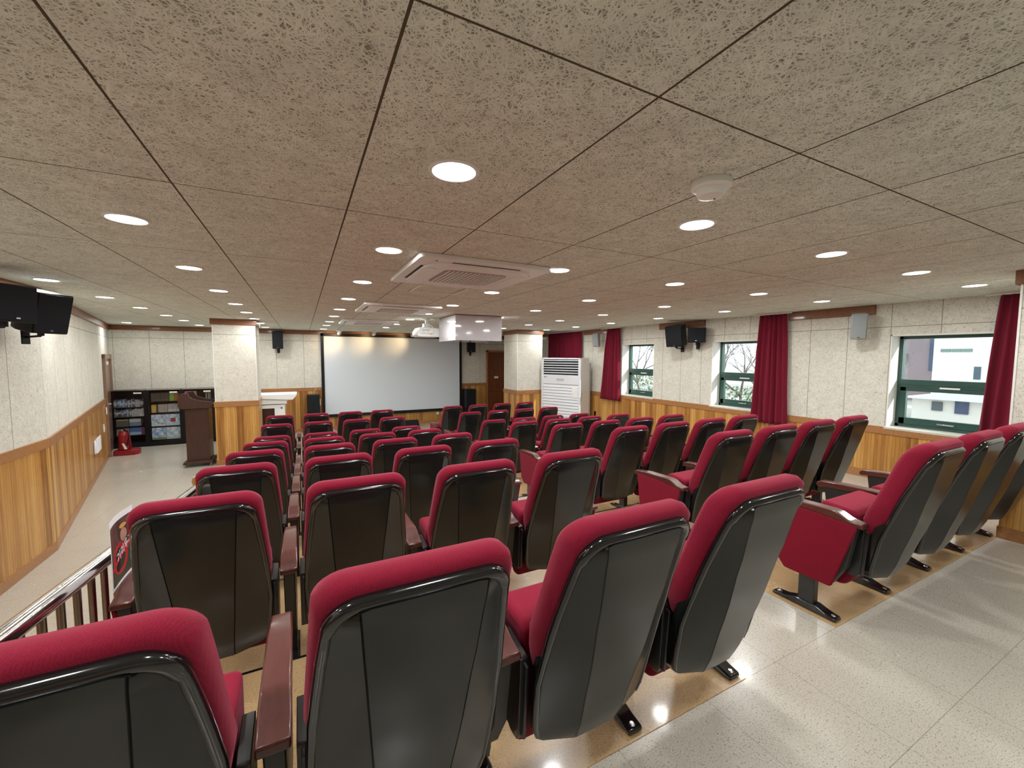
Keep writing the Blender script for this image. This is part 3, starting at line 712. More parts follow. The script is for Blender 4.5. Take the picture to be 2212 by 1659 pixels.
def lectern():
    t = thing('lectern', 'dark brown wooden lectern on castors beside the left pillar', 'lectern', (-1.655, 8.98, 0), 0)
    bm = nb(); prism(bm, [(-0.215, 0.055), (0.215, 0.055), (0.20, 0.10), (-0.20, 0.10)], -0.24, 0.24, 'y'); obj('base', bm, M['lectern'], t, bevel=0.004)
    bm = nb(); box(bm, -0.165, 0.165, -0.17, -0.15, 0.10, 1.03); box(bm, -0.165, -0.145, -0.15, 0.18, 0.10, 1.03); box(bm, 0.145, 0.165, -0.15, 0.18, 0.10, 1.03)
    box(bm, -0.145, 0.145, -0.15, 0.17, 0.55, 0.57); obj('body', bm, M['lectern'], t, bevel=0.003)
    bm = nb()                                      # curved top: high at the left (audience) side, sweeping down to the right
    prof = [(-0.245, 1.10), (-0.235, 1.20), (-0.21, 1.285), (-0.10, 1.295), (-0.085, 1.245), (-0.05, 1.205), (0.02, 1.175), (0.12, 1.15), (0.23, 1.135), (0.235, 1.05), (0.19, 1.025), (-0.20, 1.025), (-0.235, 1.04)]
    prism(bm, prof, -0.24, -0.215, 'y'); obj('side_cheek', bm, M['lectern'], t, bevel=0.003)
    bm = nb(); prism(bm, prof, 0.215, 0.24, 'y'); obj('side_cheek', bm, M['lectern'], t, bevel=0.003)
    bm = nb(); prism(bm, [(-0.235, 1.04), (-0.225, 1.20), (-0.20, 1.275), (-0.19, 1.275), (-0.205, 1.19), (-0.215, 1.04)], -0.215, 0.215, 'y'); box(bm, -0.23, 0.22, -0.215, 0.215, 1.025, 1.045)
    obj('top_tray', bm, M['lectern'], t, bevel=0.003)
    bm = nb(); prism(bm, [(-0.2, 1.16), (0.21, 1.075), (0.21, 1.06), (-0.2, 1.145)], -0.214, 0.214, 'y'); obj('reading_board', bm, M['lectern'], t)
    for sx in (-1, 1):
        for s_y in (-1, 1):
            bm = nb(); tube(bm, [(sx * 0.18 - 0.01, s_y * 0.2, 0.027), (sx * 0.18 + 0.01, s_y * 0.2, 0.027)], 0.026, 12); box(bm, sx * 0.18 - 0.014, sx * 0.18 + 0.014, s_y * 0.2 - 0.014, s_y * 0.2 + 0.014, 0.045, 0.06)
            obj('castor', bm, M['steel'], t, smooth=False)
lectern()
def white_lectern():
    t = thing('electronic_lectern', 'white lectern with dark front door, half hidden behind the left pillar', 'lectern', (-0.66, 9.98, 0))
    bm = nb(); box(bm, -0.33, 0.31, -0.02, 0.46, 0.02, 0.90); obj('cabinet', bm, M['white'], t, bevel=0.006)
    bm = nb(); box(bm, -0.20, 0.12, -0.028, -0.018, 0.06, 0.83); obj('door', bm, cmat((0.035, 0.014, 0.010), 0.35), t, bevel=0.003)
    bm = nb(); box(bm, -0.36, 0.35, -0.04, 0.48, 0.915, 1.075); obj('neck', bm, M['white'], t, bevel=0.01)
    bm = nb(); prism(bm, [(-0.55, 1.075), (0.36, 1.0), (0.47, 1.0), (0.545, 1.10), (0.545, 1.13), (-0.55, 1.13)], -0.08, 0.5, 'y'); obj('desktop', bm, M['white'], t, bevel=0.012)
    bm = nb(); tube(bm, [(0.25, -0.021, 0.83), (0.25, -0.026, 0.83)], 0.016, 12); obj('lock', bm, M['dark'], t)
white_lectern()

# small wall fittings
def plate(name, loc, rotz, size, label, cat='switch', mt=None):
    t = thing(name, label, cat, loc, rotz); w, h = size
    B('plate', (-w / 2, w / 2, -0.012, 0, -h / 2, h / 2), mt or M['white'], t, bevel=0.003)
    B('rocker', (-w / 4, w / 4, -0.017, -0.012, -h / 4, h / 4), M['white'], t, bevel=0.002)
    return t
plate('light_switch', leftw(4.32, CZ - 1.32, 0.012), angL, (0.10, 0.14), 'white oval switch on the left wainscot between paper holder and door')
plate('light_switch', leftw(4.74, CZ - 1.05, 0.022), angL, (0.09, 0.13), 'white switch high on the left wainscot beside the door')
plate('wall_socket', (0.36, YF - 0.012, CZ - 1.20), 0, (0.09, 0.16), 'white switch box left of the screen frame', 'socket')
plate('wall_socket', (XW - 0.012, 7.66, CZ - 1.35), math.pi / 2, (0.07, 0.13), 'white socket on the right wainscot beside the air conditioner', 'socket')
plate('wall_socket', (2.16, YF - 0.012, CZ - 1.67), 0, (0.07, 0.07), 'small white socket under the left half of the screen', 'socket')
plate('wall_socket', (3.50, YF - 0.012, CZ - 1.67), 0, (0.07, 0.07), 'small white socket under the right half of the screen', 'socket')
plate('wall_socket', (3.66, YF - 0.012, CZ - 1.69), 0, (0.07, 0.09), 'white socket just right of the others under the screen', 'socket')
plate('emergency_light', (5.07, YF, CZ + 0.40), 0, (0.12, 0.06), 'small white box on the front wall above the brown door', 'wall fitting')
def pholder():
    t = thing('paper_holder', 'white sheets in a wall holder on the left wainscot', 'paper holder', leftw(3.2, CZ - 1.43, 0.012), angL)
    bm = nb(); box(bm, -0.26, 0.26, -0.03, 0, -0.11, 0.10); obj('holder', bm, M['paper'], t, bevel=0.02)
    bm = nb(); box(bm, -0.23, 0.21, -0.045, -0.03, -0.10, 0.12); obj('paper_sheets', bm, M['paper'], t, bevel=0.004)
pholder()
o = tag(obj('wall_cable', (lambda q: (tube(q, [(0.31, YF - 0.03, CZ - 0.83), (0.26, YF - 0.05, CZ - 0.92), (0.25, YF - 0.05, CZ - 1.02), (0.30, YF - 0.04, CZ - 1.12)], 0.008, 6), q)[1])(nb()), cmat((0.62, 0.5, 0.34)), smooth=True),
        'thin beige cable hanging between the left floor speaker and the screen', 'cable')
o = thing('pipe_cover', 'white pipe cover high on the far right wall beside the wide curtain', 'pipe cover', (XW - 0.05, 9.98, CZ + 0.50)); B('casing', (-0.05, 0.05, -0.26, 0.26, -0.04, 0.04), M['white'], o, bevel=0.006); B('end_cap', (-0.052, 0.05, -0.28, -0.26, -0.042, 0.042), M['white'], o)

# speakers on the side walls
wall_speaker((-1.95, 4.90, CZ + 0.365), math.radians(62), math.radians(14), (0.27, 0.24, 0.34), 'larger black speaker on the left wall, farther of the pair', M['black'], M['grille'], 0.02, 0.2, armz=-0.5)
wall_speaker((-1.93, 4.38, CZ + 0.375), math.radians(60), math.radians(4), (0.25, 0.22, 0.27), 'black speaker on the left wall, cut by the left edge of the photo', M['black'], M['grille'], 0.05, 0.2, armz=-0.5)
wall_speaker((5.90, 5.14, CZ + 0.375), math.radians(-75), math.radians(14), (0.30, 0.24, 0.36), 'tilted black speaker on a bracket between the far and middle windows', M['black'], M['grille'], 0.12, 0.1)
wall_speaker((6.00, 4.80, CZ + 0.37), math.radians(-60), 0.0, (0.28, 0.16, 0.25), 'square black speaker hanging right of the tilted one on the window wall', M['black'], M['grille'], 0.06, 0.3)
wall_speaker((5.94, 2.50, CZ + 0.375), math.radians(-62), math.radians(13), (0.15, 0.13, 0.30), 'slim grey speaker on the window wall near the closest window', M['greyspk'], M['greygrille'], 0.07, 0.1, armz=0.1)
wall_speaker((5.96, 7.43, CZ + 0.375), math.radians(-62), math.radians(13), (0.15, 0.13, 0.30), 'slim grey speaker on the window wall beside the air conditioner', M['greyspk'], M['greygrille'], 0.07, 0.1, armz=0.1)

# floor standing air conditioner
def stand_ac():
    a = math.radians(66); C0 = Vector((5.635, 7.564)); A0 = C0 + Vector((-math.cos(a), math.sin(a))) * 1.08
    mid = (A0 + C0) / 2; back = Vector((math.sin(a), math.cos(a))); cen = mid + back * 0.2
    d = (C0 - A0).normalized(); t = thing('standing_air_conditioner', 'tall white floor-standing air conditioner beside the right pillar', 'air conditioner', (cen.x, cen.y, 0), math.atan2(d.y, d.x))
    w, dp, h = 0.54, 0.2, CZ - 0.035
    bm = nb(); box(bm, -w, w, -dp + 0.012, dp, 0.0, h); obj('cabinet', bm, M['accream'], t, bevel=0.006)
    bm = nb(); f = 0.06
    box(bm, -w, -w + f, -dp - 0.01, -dp + 0.02, 0.02, h); box(bm, w - f, w, -dp - 0.01, -dp + 0.02, 0.02, h); box(bm, -w, w, -dp - 0.01, -dp + 0.02, h - 0.035, h)
    obj('front_frame', bm, M['acwhite'], t, bevel=0.004)
    B('outlet_void', (-w + f, w - f, -dp + 0.002, -dp + 0.012, h - 0.40, h - 0.035), M['dark'], t)
    for i in range(6):
        z = h - 0.36 + i * 0.058
        bm = nb(); prism(bm, [(-dp - 0.012, z), (-dp - 0.008, z + 0.010), (-dp + 0.012, z + 0.022), (-dp + 0.012, z + 0.010)], -w + f, w - f, 'x'); obj('louvre', bm, M['acwhite'], t)
    B('control_panel', (-w + f, w - f, -dp - 0.012, -dp + 0.01, h - 0.62, h - 0.40), M['acwhite'], t, bevel=0.004)
    B('display', (-0.10, 0.10, -dp - 0.015, -dp - 0.012, h - 0.54, h - 0.485), cmat((0.52, 0.50, 0.53)), t)
    bm = nb(); n = 18; z0, z1 = 0.05, h - 0.63
    for i in range(n):
        a0 = z0 + (z1 - z0) * i / n; a1 = z0 + (z1 - z0) * (i + 1) / n
        prism(bm, [(-dp + 0.01, a0 + 0.004), (-dp - 0.014, a0 + 0.006), (-dp - 0.003, a1 - 0.006), (-dp + 0.01, a1 - 0.004)], -w + f, w - f, 'x')
    obj('intake_grille', bm, M['acwhite'], t)
    B('notice', (w - f - 0.16, w - f - 0.02, -dp - 0.018, -dp - 0.0145, 1.00, 1.25), M['white'], t)
    B('side_handle', (w, w + 0.004, -dp + 0.05, -dp + 0.07, 0.92, 1.12), M['vent'], t)
    B('duct_strip', (w - 0.01, w + 0.02, dp, dp + 0.03, 0.2, h - 0.12), M['vent'], t)
    def txt(s, size, x, z, mt):
        cu = bpy.data.curves.new('t', 'FONT'); cu.body = s; cu.size = size; cu.extrude = 0.0008
        to = bpy.data.objects.new('t', cu); COL.objects.link(to); dg = bpy.context.evaluated_depsgraph_get(); me = bpy.data.meshes.new_from_object(to.evaluated_get(dg)); bpy.data.objects.remove(to)
        me.materials.clear(); me.materials.append(mt)
        ob = bpy.data.objects.new('lettering', me); COL.objects.link(ob); ob.parent = t; ob.location = (x, -dp - 0.0135, z); ob.rotation_euler = (math.radians(90), 0, 0)
    bm = nb(); tube(bm, [(-w + f + 0.045, -dp - 0.0125, h - 0.455), (-w + f + 0.045, -dp - 0.015, h - 0.455)], 0.016, 16); obj('logo_disc', bm, cmat((0.10, 0.10, 0.12)), t)
    txt('LG', 0.045, -w + f + 0.068, h - 0.47, cmat((0.10, 0.10, 0.12)))
stand_ac()

# ------------------------------------------------------------------ bookcases, books, extinguisher
def bookcase(x0, x1, label, shelves):
    """front at y=11.2, back against the wall"""
    t = thing('bookcase', label, 'bookcase', ((x0 + x1) / 2, 11.38, 0)); w = (x1 - x0) / 2; h = CZ - 0.745; d0, d1 = -0.18, 0.18; side = 0.045
    bm = nb(); box(bm, -w, -w + side, d0, d1, 0, h); box(bm, w - side, w, d0, d1, 0, h); box(bm, -w + side, w - side, d1 - 0.01, d1, 0, h)
    box(bm, -w + side, w - side, d0, d1, h - 0.02, h); box(bm, -w + side, w - side, d0, d1, 0, 0.10); obj('carcass', bm, M['black'], t, bevel=0.003)
    for z in shelves: B('shelf', (-w + side, w - side, d0 + 0.05, d1 - 0.01, z - 0.015, z), M['black'], t)
    B('glass_door', (-w + side, 0.01, d0 + 0.012, d0 + 0.016, 0.10, h - 0.03), M['cabglass'], t)
    B('glass_door', (-0.01, w - side, d0 + 0.026, d0 + 0.030, 0.10, h - 0.03), M['cabglass'], t)
    B('door_track', (-w + 0.01, w - 0.01, d0 - 0.004, d0 + 0.036, h - 0.005, h + 0.012), M['bolt'], t)
    B('label_strip', (w - 0.20, w - 0.07, d0 + 0.006, d0 + 0.010, h - 0.075, h - 0.045), M['paper'], t)
Z = lambda z: CZ + z
bookcase(-3.55, -2.955, 'leftmost black glass-door bookcase, full of discs, by the extinguisher', [Z(-1.105), Z(-1.305), Z(-1.505), Z(-1.70)])
bookcase(-2.955, -2.36, 'middle black glass-door bookcase with blue picture boxes', [Z(-1.0), Z(-1.243), Z(-1.532)])
bookcase(-2.36, -1.765, 'rightmost black glass-door bookcase, partly behind the brown lectern', [Z(-1.0), Z(-1.24), Z(-1.535)])
rb = random.Random(5)
def book(name, x, zb, w, h, d, col, label, cat='book', group=None, y=11.275, spine=None):
    t = thing(name, label, cat, (x, y, zb), 0, group)
    bm = nb(); box(bm, -w / 2, w / 2, 0, d, 0.0, h); obj('cover', bm, cmat(col, 0.45), t, bevel=0.0015)
    if spine: bm = nb(); box(bm, -w / 2 + 0.002, w / 2 - 0.002, -0.0015, 0, h * spine[0], h * spine[1]); obj('spine_label', bm, cmat(spine[2], 0.5), t)
    return t
x = -3.50
for row, (zb, hmax, gname) in enumerate(((Z(-1.105), 0.175, 'disc cases on the upper shelf of the left bookcase'), (Z(-1.305), 0.175, 'disc cases on the second shelf of the left bookcase'))):
    x = -3.495
    while x < -3.03:
        w = rb.choice([0.014, 0.016, 0.026, 0.034]); h = hmax * rb.uniform(0.82, 1.0)
        c, nm = rb.choice([((0.05, 0.055, 0.065), 'dark'), ((0.17, 0.18, 0.20), 'grey'), ((0.42, 0.44, 0.46), 'silver'), ((0.09, 0.15, 0.30), 'blue'), ((0.14, 0.11, 0.11), 'brown')])
        if row == 0 and -3.45 < x < -3.36: c, nm, w = (0.10, 0.20, 0.42), 'blue', 0.028
        if row == 1 and -3.10 < x < -3.05: c, nm, w = (0.60, 0.65, 0.68), 'pale', 0.04
        book('disc_case', x + w / 2, zb, w, h, 0.16, c, '%s disc case upright on the %s shelf of the left bookcase' % (nm, ('upper', 'second')[row]), 'disc case', gname + ', ' + nm, spine=(rb.uniform(0.2, 0.5), rb.uniform(0.6, 0.9), (0.5, 0.5, 0.52)))
        x += w + 0.001
book('box_set', -3.375, Z(-1.505), 0.20, 0.15, 0.18, (0.13, 0.12, 0.11), 'grey box set with yellow top on the third shelf, left', 'box set', spine=(0.82, 0.97, (0.48, 0.42, 0.10)))
book('box_set', -3.17, Z(-1.505), 0.19, 0.16, 0.18, (0.22, 0.27, 0.36), 'blue-grey box set on the third shelf of the left bookcase', 'box set', spine=(0.55, 0.9, (0.6, 0.6, 0.6)))
book('box_set', -3.375, Z(-1.70), 0.20, 0.155, 0.18, (0.25, 0.25, 0.24), 'grey box set on the fourth shelf, left bookcase', 'box set', spine=(0.05, 0.3, (0.5, 0.5, 0.48)))
book('box_set', -3.17, Z(-1.70), 0.19, 0.16, 0.18, (0.10, 0.19, 0.45), 'bright blue box set on the fourth shelf, left bookcase', 'box set', spine=(0.05, 0.4, (0.42, 0.52, 0.68)))
book('box_set', -3.035, Z(-1.70), 0.068, 0.17, 0.18, (0.27, 0.07, 0.16), 'purple upright box on the fourth shelf, left bookcase', 'box set')
for i in range(2): book('box_set', -2.815 + i * 0.155, Z(-1.0), 0.15, 0.18, 0.18, (0.06, 0.06, 0.06), '%s black box set on the top shelf of the middle bookcase' % ('left', 'right')[i], 'box set', spine=(0.12, 0.16, (0.2, 0.2, 0.2)))
book('book', -2.54, Z(-1.0), 0.078, 0.19, 0.18, (0.22, 0.38, 0.06), 'lime green book on the top shelf of the middle bookcase')
book('book', -2.46, Z(-1.0), 0.074, 0.19, 0.18, (0.42, 0.14, 0.05), 'orange book beside the green one, middle bookcase')
book('book', -2.855, Z(-1.243), 0.08, 0.17, 0.18, (0.52, 0.36, 0.08), 'yellow book on the second shelf of the middle bookcase')
book('book', -2.80, Z(-1.243), 0.02, 0.16, 0.18, (0.10, 0.08, 0.06), 'thin dark book beside the yellow one, middle bookcase')
book('box_set', -2.70, Z(-1.243), 0.16, 0.175, 0.18, (0.33, 0.30, 0.28), 'grey box set beside the row of slim pale cases', 'box set', spine=(0.1, 0.14, (0.6, 0.6, 0.6)))
for i in range(11): book('disc_case', -2.605 + i * 0.0185, Z(-1.243), 0.016, 0.18, 0.16, (0.40, 0.38, 0.44), 'slim pale case in the even row on the second shelf, middle bookcase', 'disc case', 'slim pale cases in the middle bookcase', spine=(0.08, 0.35, (0.72, 0.70, 0.58)))
def m_picture(name, sky, low, patch):
    mt = mat(name, sky, 0.3); k = N(mt); uv = k.uv(); sep = k.t.nodes.new('ShaderNodeSeparateXYZ'); k.l(uv, sep.inputs[0])
    n = k.noise(uv, 3.2, 4).outputs[0]; c = k.ramp(n, [(0.40, sky), (0.62, (0.75, 0.80, 0.85))])
    c = k.mix(k.math('LESS_THAN', k.math('ADD', sep.outputs[1], k.math('MULTIPLY', k.noise(uv, 4, 2).outputs[0], 0.25)), 0.30), c, low)
    v = k.n('ShaderNodeTexVoronoi'); v.inputs['Scale'].default_value = 4.0; k.l(uv, v.inputs['Vector'])
    c = k.mix(k.math('MULTIPLY', k.math('LESS_THAN', v.outputs['Distance'], 0.22), 0.7), c, patch)
    k.l(c, k.b.inputs['Base Color']); return mt
def picbox(x, zb, w, h, mt, label):
    t = thing('picture_box', label, 'box set', (x, 11.24, zb)); bm = nb(); box(bm, -w / 2, w / 2, 0.004, 0.12, 0, h); obj('carton', bm, M['paper'], t, bevel=0.002)
    bm = nb(); quad(bm, [(-w / 2, 0.002, 0), (w / 2, 0.002, 0), (w / 2, 0.002, h), (-w / 2, 0.002, h)], [(0, 0), (1, 0), (1, 1), (0, 1)]); solid(bm, geom=bm.faces[:], thickness=0.002); obj('printed_front', bm, mt, t)
    return t
t = picbox(-2.775, Z(-1.532), 0.245, 0.245, m_picture('pic_a', (0.30, 0.42, 0.62), (0.62, 0.66, 0.70), (0.12, 0.10, 0.12)), 'picture box with dark round figure, upper left in the middle bookcase')
t = picbox(-2.525, Z(-1.532), 0.245, 0.245, m_picture('pic_b', (0.26, 0.42, 0.66), (0.50, 0.62, 0.74), (0.35, 0.50, 0.70)), 'picture box with red square, upper right in the middle bookcase')
B('red_square', (-0.045, 0.04, -0.004, 0.001, 0.08, 0.165), cmat((0.36, 0.04, 0.05)), t)
t = picbox(-2.775, Z(-1.825), 0.245, 0.255, m_picture('pic_c', (0.16, 0.32, 0.62), (0.20, 0.26, 0.12), (0.24, 0.36, 0.60)), 'blue sky picture box with green foot, lower left in the middle bookcase')
t = picbox(-2.525, Z(-1.825), 0.245, 0.255, m_picture('pic_d', (0.32, 0.44, 0.58), (0.40, 0.48, 0.52), (0.60, 0.66, 0.68)), 'pale snowy picture box, lower right in the middle bookcase')
t = picbox(-2.21, Z(-1.0), 0.19, 0.20, m_picture('pic_e', (0.22, 0.34, 0.55), (0.25, 0.28, 0.4), (0.4, 0.45, 0.6)), 'blue box topped in pink, top shelf of the right bookcase')
B('pink_band', (-0.095, 0.095, -0.004, 0.001, 0.12, 0.198), cmat((0.62, 0.10, 0.38)), t)
t = picbox(-2.20, Z(-1.24), 0.14, 0.17, m_picture('pic_f', (0.45, 0.58, 0.66), (0.6, 0.7, 0.74), (0.6, 0.7, 0.74)), 'pale blue box on the second shelf of the right bookcase')
t = picbox(-2.19, Z(-1.535), 0.22, 0.20, m_picture('pic_g', (0.22, 0.28, 0.28), (0.25, 0.32, 0.32), (0.30, 0.38, 0.38)), 'grey green box on the third shelf of the right bookcase')
t = picbox(-2.19, Z(-1.825), 0.22, 0.24, m_picture('pic_h', (0.45, 0.60, 0.55), (0.5, 0.62, 0.58), (0.05, 0.22, 0.10)), 'white box with green leaf shapes, bottom shelf of the right bookcase')
for k_, xx in enumerate((-1.93, -1.89, -1.86)): book('disc_case', xx, Z(-1.0), 0.02, 0.18, 0.16, (0.30, 0.30, 0.32), ('upright grey case leftmost of three at the right bookcase end', 'upright grey case, middle of three at the right bookcase end', 'upright grey case rightmost of three at the right bookcase end')[k_], 'disc case')

def extinguisher():
    t = thing('fire_extinguisher', 'red fire extinguisher standing in a red stand by the leftmost bookcase', 'fire extinguisher', (-3.10, 10.50, 0))
    bm = nb(); prism(bm, [(-0.17, -0.12), (0.15, -0.12), (0.20, -0.06), (0.20, 0.06), (0.15, 0.12), (-0.17, 0.12)], 0, 0.10, 'z'); obj('stand_base', bm, M['red'], t, bevel=0.01)
    bm = nb(); prism(bm, [(-0.14, 0.10), (0.06, 0.10), (0.04, 0.42), (0.0, 0.47), (-0.09, 0.47), (-0.13, 0.42)], 0.04, 0.07, 'y'); obj('stand_back', bm, M['red'], t, bevel=0.01)
    bm = nb(); lathe(bm, [(0.05, 0.10), (0.075, 0.115), (0.078, 0.38), (0.07, 0.42), (0.035, 0.46), (0.02, 0.47)], 24, (-0.03, -0.04, 0)); obj('cylinder', bm, M['red'], t, smooth=True)
    bm = nb(); box(bm, -0.055, -0.005, -0.055, -0.025, 0.47, 0.50); box(bm, -0.12, 0.01, -0.05, -0.03, 0.505, 0.52); box(bm, -0.11, 0.0, -0.05, -0.03, 0.535, 0.545); obj('valve_handle', bm, M['black'], t, bevel=0.003)
    bm = nb(); tube(bm, [(-0.005, -0.04, 0.485), (0.05, -0.07, 0.46), (0.075, -0.11, 0.38), (0.06, -0.13, 0.28), (0.05, -0.12, 0.20)], [0.010, 0.010, 0.010, 0.012, 0.018], 8); obj('hose', bm, M['black'], t, smooth=True)
    bm = nb(); quad(bm, [(-0.03, -0.135, 0.24), (0.0, -0.135, 0.24), (0.05, -0.14, 0.13), (0.01, -0.14, 0.12)]); solid(bm, geom=bm.faces[:], thickness=0.002); obj('paper_tag', bm, M['white'], t)
    bm = nb(); tube(bm, [(-0.03, -0.07, 0.49), (-0.03, -0.085, 0.49)], 0.018, 12); obj('gauge', bm, M['bolt'], t)
extinguisher()

# ------------------------------------------------------------------ the seats
FR = [(0.44, -0.205), (0.50, -0.183), (0.533, -0.180), (0.683, -0.240), (0.85, -0.295), (0.905, -0.320), (0.96, -0.355)]
RE = [(0.235, -0.215), (0.46, -0.262), (0.68, -0.328), (0.84, -0.388), (0.916, -0.425), (0.96, -0.44)]
def outline(hb, ht, wb, wm, wt, rt_, rb_, n=7, hm=0.60):
    """closed outline (x,h) of a rounded trapezoid with a mid width; starts bottom left, goes up, over and down"""
    right = []
    for k in range(n + 1):
        a = -math.pi / 2 + (math.pi / 2) * k / n; right.append((wb - rb_ + rb_ * math.cos(a), hb + rb_ + rb_ * math.sin(a)))
    for k in range(1, 5):
        h = hb + rb_ + (hm - hb - rb_) * k / 4; right.append((wb + (wm - wb) * k / 4, h))
    for k in range(1, 5):
        h = hm + (ht - rt_ - hm) * k / 5; right.append((wm + (wt - wm) * k / 5, h))
    for k in range(n + 1):
        a = (math.pi / 2) * k / n; right.append((wt - rt_ + rt_ * math.cos(a), ht - rt_ + rt_ * math.sin(a)))
    pts = right + [((wt - rt_) * s, ht) for s in (0.5, 0, -0.5)] + [(-x_, h) for x_, h in right[::-1]] + [((wb - rb_) * s, hb) for s in (-0.5, 0, 0.5)]
    return pts
def make_cushion():
    bm = nb(); layers = []
    spec = [(0.00, 0.035, 0.035), (0.10, 0.012, 0.016), (0.30, 0.0, 0.002), (0.65, 0.0, 0.0), (0.92, 0.006, 0.010), (1.0, 0.016, 0.022)]
    for tt, ins, drop in spec:
        ring = []
        for x_, h in outline(0.452 + ins * 0.8, 0.953 - drop, 0.196 - ins, 0.217 - ins, 0.199 - ins, 0.062, 0.035):
            y = interp(h, FR) * (1 - tt) + interp(h, RE) * tt
            ring.append(bm.verts.new((x_, y, h)))
        layers.append(ring)
    n = len(layers[0])
    for a, b in zip(layers, layers[1:]):
        for i in range(n): bm.faces.new((a[i], a[(i + 1) % n], b[(i + 1) % n], b[i]))
    for ring, P, t_ in ((layers[0], FR, 0), (layers[-1], RE, 1)):
        prev = ring; ch = 0.70
        for s in (0.82, 0.55, 0.25):
            cur = []
            for v in ring:
                x_ = v.co.x * s; h = ch + (v.co.z - ch) * s
                puff = (1 - s) * 0.018 if t_ == 0 else 0
                cur.append(bm.verts.new((x_, interp(h, P) + puff, h)))
            for i in range(n): bm.faces.new((prev[i], prev[(i + 1) % n], cur[(i + 1) % n], cur[i]))
            prev = cur
        bm.faces.new(prev)
    return bm
def make_shell():
    bm = nb(); hs = [0.235, 0.237, 0.243, 0.255, 0.275, 0.31, 0.36, 0.42, 0.48, 0.54, 0.60, 0.66, 0.72, 0.78, 0.83, 0.85, 0.868, 0.881, 0.890, 0.896, 0.899]
    def w_(h):
        w = interp(h, [(0.235, 0.190), (0.45, 0.205), (0.60, 0.199), (0.78, 0.179), (0.92, 0.160)])
        r = 0.05
        if h > 0.899 - r: w -= r - math.sqrt(max(0, r * r - (h - 0.899 + r) ** 2))
        if h < 0.235 + r: w -= r - math.sqrt(max(0, r * r - (0.235 + r - h) ** 2))
        return w
    rows = []
    for h in hs:
        w = w_(h); c = min(interp(h, [(0.235, 0.072), (0.5, 0.092), (0.899, 0.122)]), w - 0.006)
        yr = interp(h, RE); b = interp(h, [(0.235, 0.040), (0.30, 0.056), (0.50, 0.072), (0.72, 0.060), (0.86, 0.040), (0.899, 0.026)])
        e = interp(h, [(0.235, 0.010), (0.3, 0.014), (0.86, 0.014), (0.899, 0.012)])
        xs = [-w, -w, -w + 0.004, -c - 0.0022, -c, -c + 0.0022, 0, c - 0.0022, c, c + 0.0022, w - 0.004, w, w]
        ys = [yr + 0.035, yr - e + 0.006, yr - e, yr - b + 0.0012, yr - b + 0.0035, yr - b, yr - b - 0.001, yr - b, yr - b + 0.0035, yr - b + 0.0012, yr - e, yr - e + 0.006, yr + 0.035]
        rows.append([bm.verts.new((x_, y, h)) for x_, y in zip(xs, ys)])
    for a, b in zip(rows, rows[1:]):
        for i in range(len(a) - 1): bm.faces.new((a[i], a[i + 1], b[i + 1], b[i]))
    for r, s in ((rows[0], 1), (rows[-1], -1)):     # close bottom and top lips towards the cushion
        lip = [bm.verts.new((v.co.x, v.co.y if i in (0, 12) else interp(v.co.z, RE) + 0.035, v.co.z)) for i, v in enumerate(r)]
        for i in range(len(r) - 1):
            try: bm.faces.new((r[i], r[i + 1], lip[i + 1], lip[i]))
            except Exception: pass
    bmesh.ops.remove_doubles(bm, verts=bm.verts[:], dist=0.0004)
    return bm
def make_trim():
    bm = nb(); pts = []
    def P(x_, h, dx=0.0): pts.append((x_, interp(h, RE) - 0.006, h))
    L = []
    for h in (0.268, 0.30, 0.38, 0.46, 0.54, 0.62, 0.70, 0.78, 0.82, 0.848): L.append((interp(h, [(0.235, 0.165), (0.268, 0.183), (0.30, 0.194), (0.45, 0.208), (0.60, 0.202), (0.78, 0.184), (0.92, 0.167)]), h))
    for k in range(1, 8):
        a = math.pi / 2 * k / 7; L.append((0.118 + 0.054 * math.cos(a), 0.850 + 0.056 * math.sin(a)))
    full = [(-x_, h) for x_, h in L] + [(-0.06, 0.9065), (0, 0.9065), (0.06, 0.9065)] + L[::-1]
    for x_, h in full: P(x_, h)
    rr = [0.009 if p[2] < 0.6 else (0.012 if p[2] < 0.85 else 0.0155) for p in pts]
    tube(bm, pts, rr, 10)
    return bm
def rounded(poly, r=0.012, n=3):
    out = []; N_ = len(poly)
    for i in range(N_):
        p, a, b = Vector(poly[i]), Vector(poly[i - 1]), Vector(poly[(i + 1) % N_])
        ra = min(r, (a - p).length * 0.45, (b - p).length * 0.45); A = p + (a - p).normalized() * ra; Bq = p + (b - p).normalized() * ra
        for k in range(n + 1):
            t_ = k / n; out.append(tuple(A * (1 - t_) ** 2 + p * 2 * t_ * (1 - t_) + Bq * t_ ** 2))
    return out
def make_seat():
    t = thing('theatre_seat', 'x', 'seat')
    obj('backrest', make_cushion(), M['fabric'], t, smooth='soft')
    sh = obj('back_shell', make_shell(), M['shell'], t, smooth='facet')
    obj('shell_trim', make_trim(), M['trim'], sh, smooth=True)
    bm = nb(); prism(bm, rounded([(-0.170, 0.545), (-0.150, 0.565), (-0.015, 0.578), (0.005, 0.555), (0.0, 0.42), (-0.03, 0.22), (-0.075, 0.16), (-0.135, 0.165), (-0.162, 0.22), (-0.168, 0.40)], 0.03, 4), -0.20, 0.20, 'x')
    obj('seat_pad', bm, M['fabric'], t, bevel=0.018, seg=3)
    for s in (-1, 1):
        bm = nb(); a, b = sorted((s * 0.206, s * 0.233)); prism(bm, rounded([(-0.205, 0.27), (-0.195, 0.245), (-0.125, 0.255), (-0.09, 0.52), (-0.215, 0.50)], 0.01, 2), a, b, 'x')
        prism(bm, [(-0.217, 0.262), (-0.200, 0.262), (-0.214, 0.49), (-0.232, 0.485)], a + 0.009, b - 0.009, 'x')
        obj('side_bracket', bm, M['blackmetal'], t, bevel=0.002)
    return t
